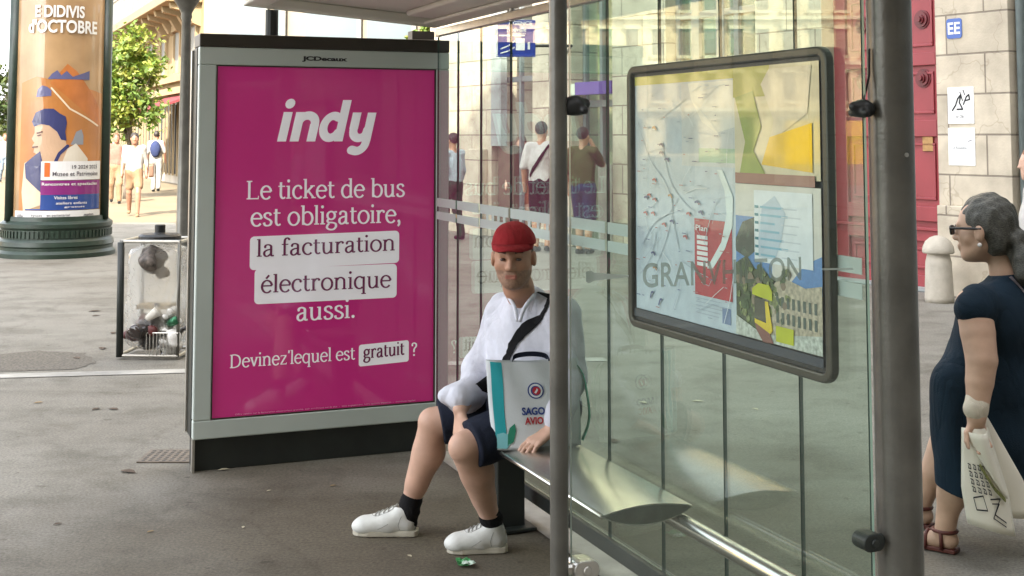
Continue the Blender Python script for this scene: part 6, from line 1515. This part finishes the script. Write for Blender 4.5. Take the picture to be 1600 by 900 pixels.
# --- standing / walking people farther off --------------------------------------------
def walker(base, f, h, label, top, bottom, skin, hairc, legs='short', stride=.25, sleeve=.5, vox=.02, group=None, arms=None, hair_long=False, extra=None, lean=0.0):
    base = np.asarray(base, float); s = h / 1.75; f, l, u = frame(f)
    root = thing('person', base, label, 'person', group)
    P = lambda a, b, z: base + (f * a + l * b + u * z) * s
    hpL, hpR = P(0, .09, .93), P(0, -.09, .93); a = stride
    knL_, knR_ = P(.06 + a * .45, .095, .50), P(.04 - a * .35, -.095, .50); anL_, anR_ = P(a * .75, .095, .08), P(-a * .8, -.095, .09 + a * .12)
    shL_, shR_ = P(lean, .18, 1.43), P(lean, -.18, 1.43); elL_, elR_ = P(-.06, .235, 1.15), P(.02, -.235, 1.15); wL_, wR_ = P(.03, .25, .90), P(.12, -.24, .92)
    if arms == 'phone': elR_, wR_ = P(.20, -.20, 1.24), P(.20, -.05, 1.50)
    if arms == 'front': elL_, wL_, elR_, wR_ = P(.04, .23, 1.16), P(.26, .10, 1.16), P(.04, -.23, 1.16), P(.26, -.08, 1.14)
    S = Sdf(vox * .75); hc_ = P(.02 + lean, 0, 1.635); head_prims(S, hc_, f, (0, 0, 1), s * 1.0, True); S.chain([P(lean, 0, 1.45), P(lean + .01, 0, 1.56)], [.06 * s, .055 * s], .02)
    ax = np.array([l, f, u]); S.ell(P(0, 0, 1.22), np.array([.16, .10, .26]) * s, ax, .04); S.ell(P(0, 0, .95), np.array([.155, .11, .13]) * s, ax, .04)
    for A1, B1, C1 in ((shL_, elL_, wL_), (shR_, elR_, wR_)):
        S.chain([A1, B1, C1], [.053 * s, .043 * s, .032 * s], .006); d = unit(C1 - B1); S.cone(C1, C1 + d * .09 * s, .032 * s, .028 * s, .01); S.cone(C1 + d * .03 * s + f * .02 * s, C1 + d * .07 * s + f * .04 * s, .014 * s, .012 * s, .01)
    for A1, B1, C1 in ((hpL, knL_, anL_), (hpR, knR_, anR_)):
        S.chain([A1, B1, C1], [.087 * s, .060 * s, .040 * s], .008); S.cone(B1 + (C1 - B1) * .2 - f * .015, B1 + (C1 - B1) * .5 - f * .012, .056 * s, .045 * s, .03)
    S.build('body', skin, root)
    S = Sdf(vox); S.ell(P(0, 0, 1.20), np.array([.185, .125, .28]) * s, ax, .05); S.cone(shL_, shR_, .062 * s, .062 * s, .04); S.ell(P(0, 0, 1.0), np.array([.175, .13, .14]) * s, ax, .05)
    for A1, B1, C1 in ((shL_, elL_, wL_), (shR_, elR_, wR_)):
        S.cone(A1, A1 + (B1 - A1) * min(1, sleeve * 2), .064 * s, .056 * s, .02)
        if sleeve > .5: S.cone(B1, B1 + (C1 - B1) * (sleeve * 2 - 1), .054 * s, .044 * s, .02)
    S.cut(P(0, 0, .90), -u); S.build('shirt', top, root, noise=folds(.012 * s, 28, int(h * 100), (1, 1, .4)))
    S = Sdf(vox); S.ell(P(0, 0, .93), np.array([.175, .130, .13]) * s, ax, .03); e = {'short': .95, 'skirt': .7, 'long': 2.0}[legs]
    for A1, B1, C1 in ((hpL, knL_, anL_), (hpR, knR_, anR_)):
        S.cone(A1, A1 + (B1 - A1) * min(1, e), .10 * s, .085 * s, .03 if legs != 'skirt' else .08)
        if e > 1: S.cone(B1, B1 + (C1 - B1) * .95, .078 * s, .062 * s, .03)
    S.build('trousers' if legs == 'long' else 'shorts', bottom, root, noise=folds(.01 * s, 30, 5, (1, 1, .4)))
    S = Sdf(vox * .7); fx = np.array([f, l, u]); S.ell(hc_ + (-f * .022 + u * .038) * s, np.array([.105, .086, .098]) * s, fx, .02); S.cut(hc_ + f * .045 * s, unit(f - u * .7))
    if hair_long: S.chain([hc_ - f * .07 * s, hc_ + (-f * .10 - u * .14) * s, hc_ + (-f * .09 - u * .25) * s], [.08 * s, .07 * s, .04 * s], .03)
    S.build('hair', hairc, root)
    for an in (anL_, anR_):
        S = Sdf(vox * .7); S.cone(an - zz * .04 * s - f * .03 * s, an + f * .13 * s - zz * .05 * s, .040 * s, .034 * s, .02); S.cut(V3(base[0], base[1], an[2] - .085 * s), (0, 0, -1)); S.build('shoe', extra['shoe'] if extra and 'shoe' in extra else M['sock'], root)
    return root, P, s
hd_ = mat('dark_hair', (.02, .015, .012), .6, var=.3, scale=60); hb_ = mat('brown_hair', (.10, .05, .025), .6, var=.3, scale=60)
white_t = cloth('white_top', (.50, .48, .45)); beige_t = cloth('beige_cloth', (.56, .42, .30)); olive_t = cloth('olive_cloth', (.075, .072, .030)); navy_t = cloth('navy_trousers', (.025, .035, .09)); black_t = cloth('black_shorts', (.014, .012, .014)); lb_t = cloth('light_blue_cloth', (.42, .52, .58)); dg_t = cloth('dark_green_trousers', (.02, .05, .035)); rust_t = cloth('rust_dress', (.36, .13, .07)); rose_t = cloth('rose_cloth', (.55, .30, .24))
skS = skin_mat('skin_sun_darkened', (.26, .13, .085)); white_s = cloth('white_cotton_darkened', (.30, .29, .27)); beige_s = cloth('beige_cotton_darkened', (.21, .135, .08)); rose_s = cloth('rose_cotton_darkened', (.26, .11, .085)); denim_s = cloth('pale_denim', (.16, .20, .25))  # darkened copies of skin and cloth, offsetting the strong sun on these figures
# by the stone building
b0 = at(846, 300, 18.6); r_, Pq, s_ = walker((b0[0], 18.6, 0), (.35, 1, 0), 1.86, 'person in white shirt and black shorts with diagonal strap, back turned', white_t, black_t, skB, hd_, stride=.05)
sh_o = [c for c in r_.children if c.name.startswith('shirt')][0]; bv = bvh_of(sh_o)
pts = catmull([Pq(-.13, -.15, 1.46), Pq(-.14, -.05, 1.30), Pq(-.14, .06, 1.15), Pq(-.14, .16, 1.02)], 5); ribbon('strap', pts, .05, .006, [Pq(0, .5, .5) - Pq(0, 0, 0)] * len(pts), M['strap'], r_, bv, .008)
b0 = at(911, 300, 18.2); r_, Pq, s_ = walker((b0[0], 18.2, 0), (.55, .85, 0), 1.78, 'person in olive shirt and navy shorts holding a phone to the face', olive_t, navy_t, skB, hd_, stride=.06, arms='phone')
b0 = at(708, 300, 20.5); walker((b0[0], 20.5, 0), (-.6, .6, 0), 1.70, 'person in pale blue shirt and dark green trousers half hidden by the advertising panel', lb_t, dg_t, skB, hd_, legs='long', stride=.12, sleeve=.9)
b0 = at(815, 300, 21.2); walker((b0[0], 21.2, 0), (-.2, -1, 0), 1.66, 'person in rust coloured dress inside the bright passage', rust_t, rust_t, skA, hb_, legs='skirt', stride=.1)
# in the sunlit street at the left
b0 = G(208, 338); r_, Pq, s_ = walker((b0[0], b0[1], 0), (.25, -1, 0), 1.72, 'person in white blouse and short beige skirt walking in the sun', white_s, beige_s, skS, hd_, legs='skirt', stride=.30, sleeve=.75, hair_long=True, extra={'shoe': beige_s})
mb = MB(); mb.prism(rrect(-.17, -.16, .17, .12, .05), Pq(-.06, .30, .98), Pq(1, 0, 0) - Pq(0, 0, 0), zz, (Pq(0, 1, 0) - Pq(0, 0, 0)) * .10); hbag = mb.build('shoulder_bag', mat('brown_bag', (.15, .08, .05), .6), None, bev=.02, origin=Pq(-.06, .30, .98)); tag(hbag, 'brown shoulder bag at the hip of the person in white blouse', 'bag')
b0 = G(243, 300); r_, Pq, s_ = walker((b0[0], b0[1], 0), (-.1, 1, 0), 1.80, 'person in white trousers carrying a navy backpack, walking away in the sun', white_s, white_s, skS, hd_, legs='long', stride=.2, sleeve=.6, vox=.025)
S = Sdf(.025); S.ell(Pq(-.17, 0, 1.24), np.array([.15, .11, .24]) * s_, np.array([unit(Pq(0, 1, 0) - Pq(0, 0, 0)), unit(Pq(1, 0, 0) - Pq(0, 0, 0)), zz]), .03); o = S.build('backpack', navy_t, None, origin=Pq(-.17, 0, 1.24)); tag(o, 'navy backpack on the back of the person in white trousers', 'backpack')
b0 = G(180, 318); walker((b0[0], b0[1], 0), (.3, -1, 0), 1.72, 'person in rose coloured clothes beside the advertising column in the sun', rose_s, beige_s, skS, hb_, legs='long', stride=.2, sleeve=.5, vox=.025)
b0 = G(6, 286); walker((b0[0], b0[1], 0), (.6, -1, 0), 1.74, 'person in white top far off at the left edge under the dark tree', white_s, denim_s, skS, hb_, legs='long', stride=.25, vox=.03)
b0 = G(168, 292); walker((b0[0], b0[1], 0), (.6, -1, 0), 1.7, 'person in pale blue top and navy trousers far off, half behind the advertising column', denim_s, navy_t, skS, hd_, legs='long', stride=.25, vox=.03)
# at the right edge of the picture
b0 = at(1622, 300, 8.2); walker((b0[0], 8.2, 0), (-.9, .2, 0), 1.60, 'person with auburn hair entering at the right edge of the photo', white_t, navy_t, skA, mat('auburn_hair', (.20, .085, .035), .6, var=.3, scale=60), legs='long', stride=.2, hair_long=True)
